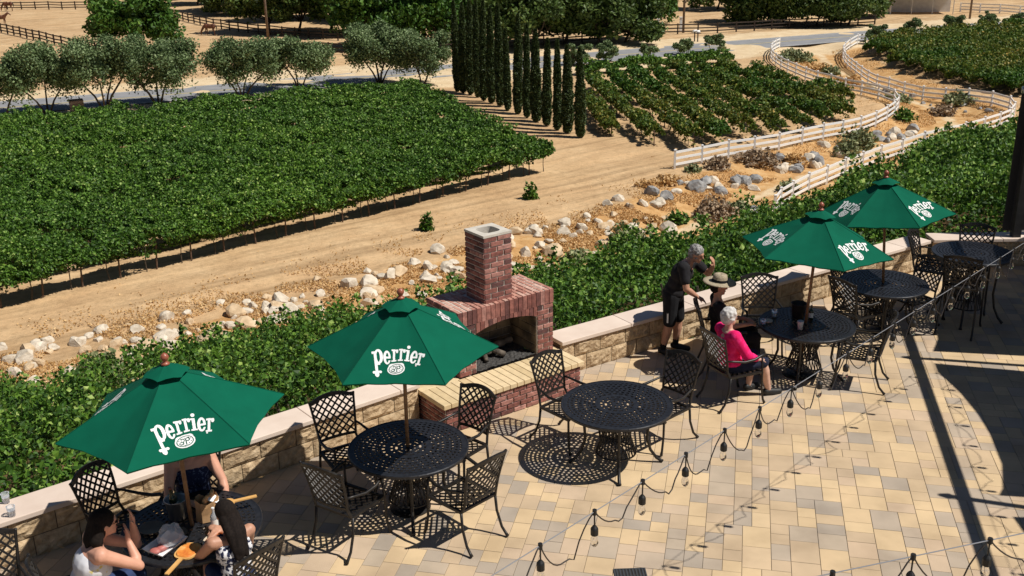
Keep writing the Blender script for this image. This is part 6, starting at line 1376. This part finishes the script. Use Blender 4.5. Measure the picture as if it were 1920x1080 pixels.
# boards, plates, dips
def board(loc, rz, label, L_=.22, W_=.17, hl=.20, food=True):
    t = put('serving_board', loc, label, 'serving board', rz); b = MB(); n = 20; pts = []
    for k in range(n): a = 2 * math.pi * k / n; pts.append((math.copysign(abs(math.cos(a)) ** .7, math.cos(a)) * L_ / 2, math.copysign(abs(math.sin(a)) ** .7, math.sin(a)) * W_ / 2))
    b.add([(x, y, 0) for x, y in pts] + [(x, y, .014) for x, y in pts], [tuple(range(n))[::-1], tuple(range(n, 2 * n))] + [(k, (k + 1) % n, n + (k + 1) % n, n + k) for k in range(n)]); b.build('blade', M['board'], t)
    b = MB(); b.bar((-L_ / 2 + .01, 0, .007), (-L_ / 2 - hl, 0, .007), .035, .0125); b.build('handle', M['board'], t)
    if food: 
        b = MB(); vs = [(x * .86, y * .86, .0155) for x, y in pts] + [(x * .8, y * .8, .024) for x, y in pts]; b.add(vs, [tuple(range(n, 2 * n))] + [(k, (k + 1) % n, n + (k + 1) % n, n + k) for k in range(n)]); b.build('flatbread', M['toast'], t)
board((-2.78, 7.76, TZ), R(76), 'wooden paddle board with toasted flatbread, handle towards the camera', .24, .19, .22)
board((-2.60, 8.36, TZ + .10), R(205), 'wooden paddle board propped up behind the bag, handle pointing right', .16, .12, .20, False); 
def plate(loc, label, r_=.13, food=True, m='plate'):
    t = put('plate', loc, label, 'plate'); b = MB(); b.lathe([(.0, .0), (r_ * .6, 0), (r_ * .96, .014), (r_, .02), (r_ * .96, .021), (r_ * .7, .010), (.0, .008)], n=30, cap=False); b.build('dish', M[m], t, smooth=True)
    if food: 
        b = MB(); b.lathe([(r_ * .86, .016), (r_ * .8, .022), (r_ * .5, .026), (.0, .025)], n=26, cap=False); b.build('flatbread', M['toast'], t, smooth=True)
        b = MB(); b.ell((-.02, -.07, .032), (.032, .018, .010)); b.build('lemon_slice', M['yellow_food'], t, smooth=True)
        for q in ((.05, -.05), (.07, -.02)): b = MB(); b.ell((q[0], q[1], .032), (.018, .012, .008)); b.build('ham_piece', M['lips'], t, smooth=True)
plate((-2.56, 7.90, TZ), 'oval plate of orange flatbread with a lemon piece in the sun'); plate((-3.20, 8.12, TZ), 'empty dark plate in the shade left of the ice bucket', .11, False, 'grey_wood'); plate((-2.95, 8.03, TZ), 'small shaded plate in front of the ice bucket', .09, False, 'grey_wood')
# crumpled clear bag
M['film'] = D.materials.new('clear_film'); M['film'].use_nodes = True; fn_ = M['film'].node_tree; pb_ = fn_.nodes['Principled BSDF']; pb_.inputs['Base Color'].default_value = (.85, .86, .88, 1); pb_.inputs['Roughness'].default_value = .18; pb_.inputs['Alpha'].default_value = .42
t = put('food_tray', (-2.99, 7.83, TZ), 'paper lined food tray under a clear plastic bag in front of the sunglasses woman', 'food tray', R(66)); b = MB(); vs = [(-.13, -.08, .003), (.13, -.09, .003), (.14, .08, .003), (-.12, .09, .003), (-.16, -.11, .04), (.15, -.12, .05), (.17, .11, .045), (-.15, .12, .05)]
b.add(vs, [(0, 1, 2, 3), (0, 4, 5, 1), (1, 5, 6, 2), (2, 6, 7, 3), (3, 7, 4, 0)]); b.build('paper_liner', M['white_paper'], t); b = MB(); b.ell((-.03, 0, .03), (.07, .05, .03)); b.ell((-.10, .02, .028), (.04, .05, .022)); b.build('cured_meat', M['lips'], t, smooth=True)
bm = bmesh.new(); bmesh.ops.create_icosphere(bm, subdivisions=3, radius=1); rb_ = random.Random(2)
for v in bm.verts: 
    k = 1 + rb_.uniform(-.11, .11); v.co = Vector((v.co.x * .12 * k + .04, v.co.y * .10 * k, max(0, v.co.z) * .14 * k + .02))
me = D.meshes.new('plastic_bag'); bm.to_mesh(me); bm.free(); me.materials.append(M['film']); o = D.objects.new('plastic_bag', me); COL.objects.link(o); o.location = t.location + Vector((.01, .03, .02)); o.rotation_euler = t.rotation_euler; tag(o, 'crumpled clear plastic bag lying over the food tray', 'plastic bag')
def cup(loc, label, h=.11, m='clear_bottle'):
    b = MB(); b.lathe([(.0, .003), (.027, .003), (.027, 0), (.031, 0), (.040, h), (.042, h + .003), (.037, h)], n=20, cap=False); b.lathe([(.028, .008), (.034, h * .6), (.0, h * .6)], n=20, cap=False); o = b.build('plastic_cup', M[m], smooth=True, loc=loc); tag(o, label, 'cup')
M['frost'] = noise_mat('frosted_plastic', [(.3, (.62, .62, .64)), (.7, (.72, .72, .74))], 5, rough=.3)
cup((3.64, 12.52, TZ), 'frosted plastic cup at the front of the table by the seated pair', m='frost'); cup((3.42, 12.98, TZ), 'small clear cup near the back left rim of the table by the seated pair', .09); cup((3.22, 12.72, TZ), 'tiny clear cup at the left rim of the table by the seated pair', .06)
bucket((3.72, 12.93, TZ), 'dark ice bucket beside the pole of the seated pair table', m='iron'); bottle((3.86, 12.84, TZ), (0, 0, 0), 'bottle_dark', 'dark bottle beside the pole of the table by the seated pair', .2, .03)
t = put('ashtray', (3.30, 12.80, TZ), 'small dish in front of the straw hat person', 'dish'); b = MB(); b.lathe([(0, 0), (.05, 0), (.06, .02), (.055, .02), (.045, .006), (0, .006)], n=20, cap=False); b.build('dish', M['plate'], t, smooth=True)
for (x, y, l) in ((-4.90, 8.99, 'upright clear glass tumbler at the back of the seat wall, lower left edge'), (-4.74, 8.75, 'clear glass tumbler on the front of the wall cap, lower left edge')): cup((x, y, .499), l, .1)
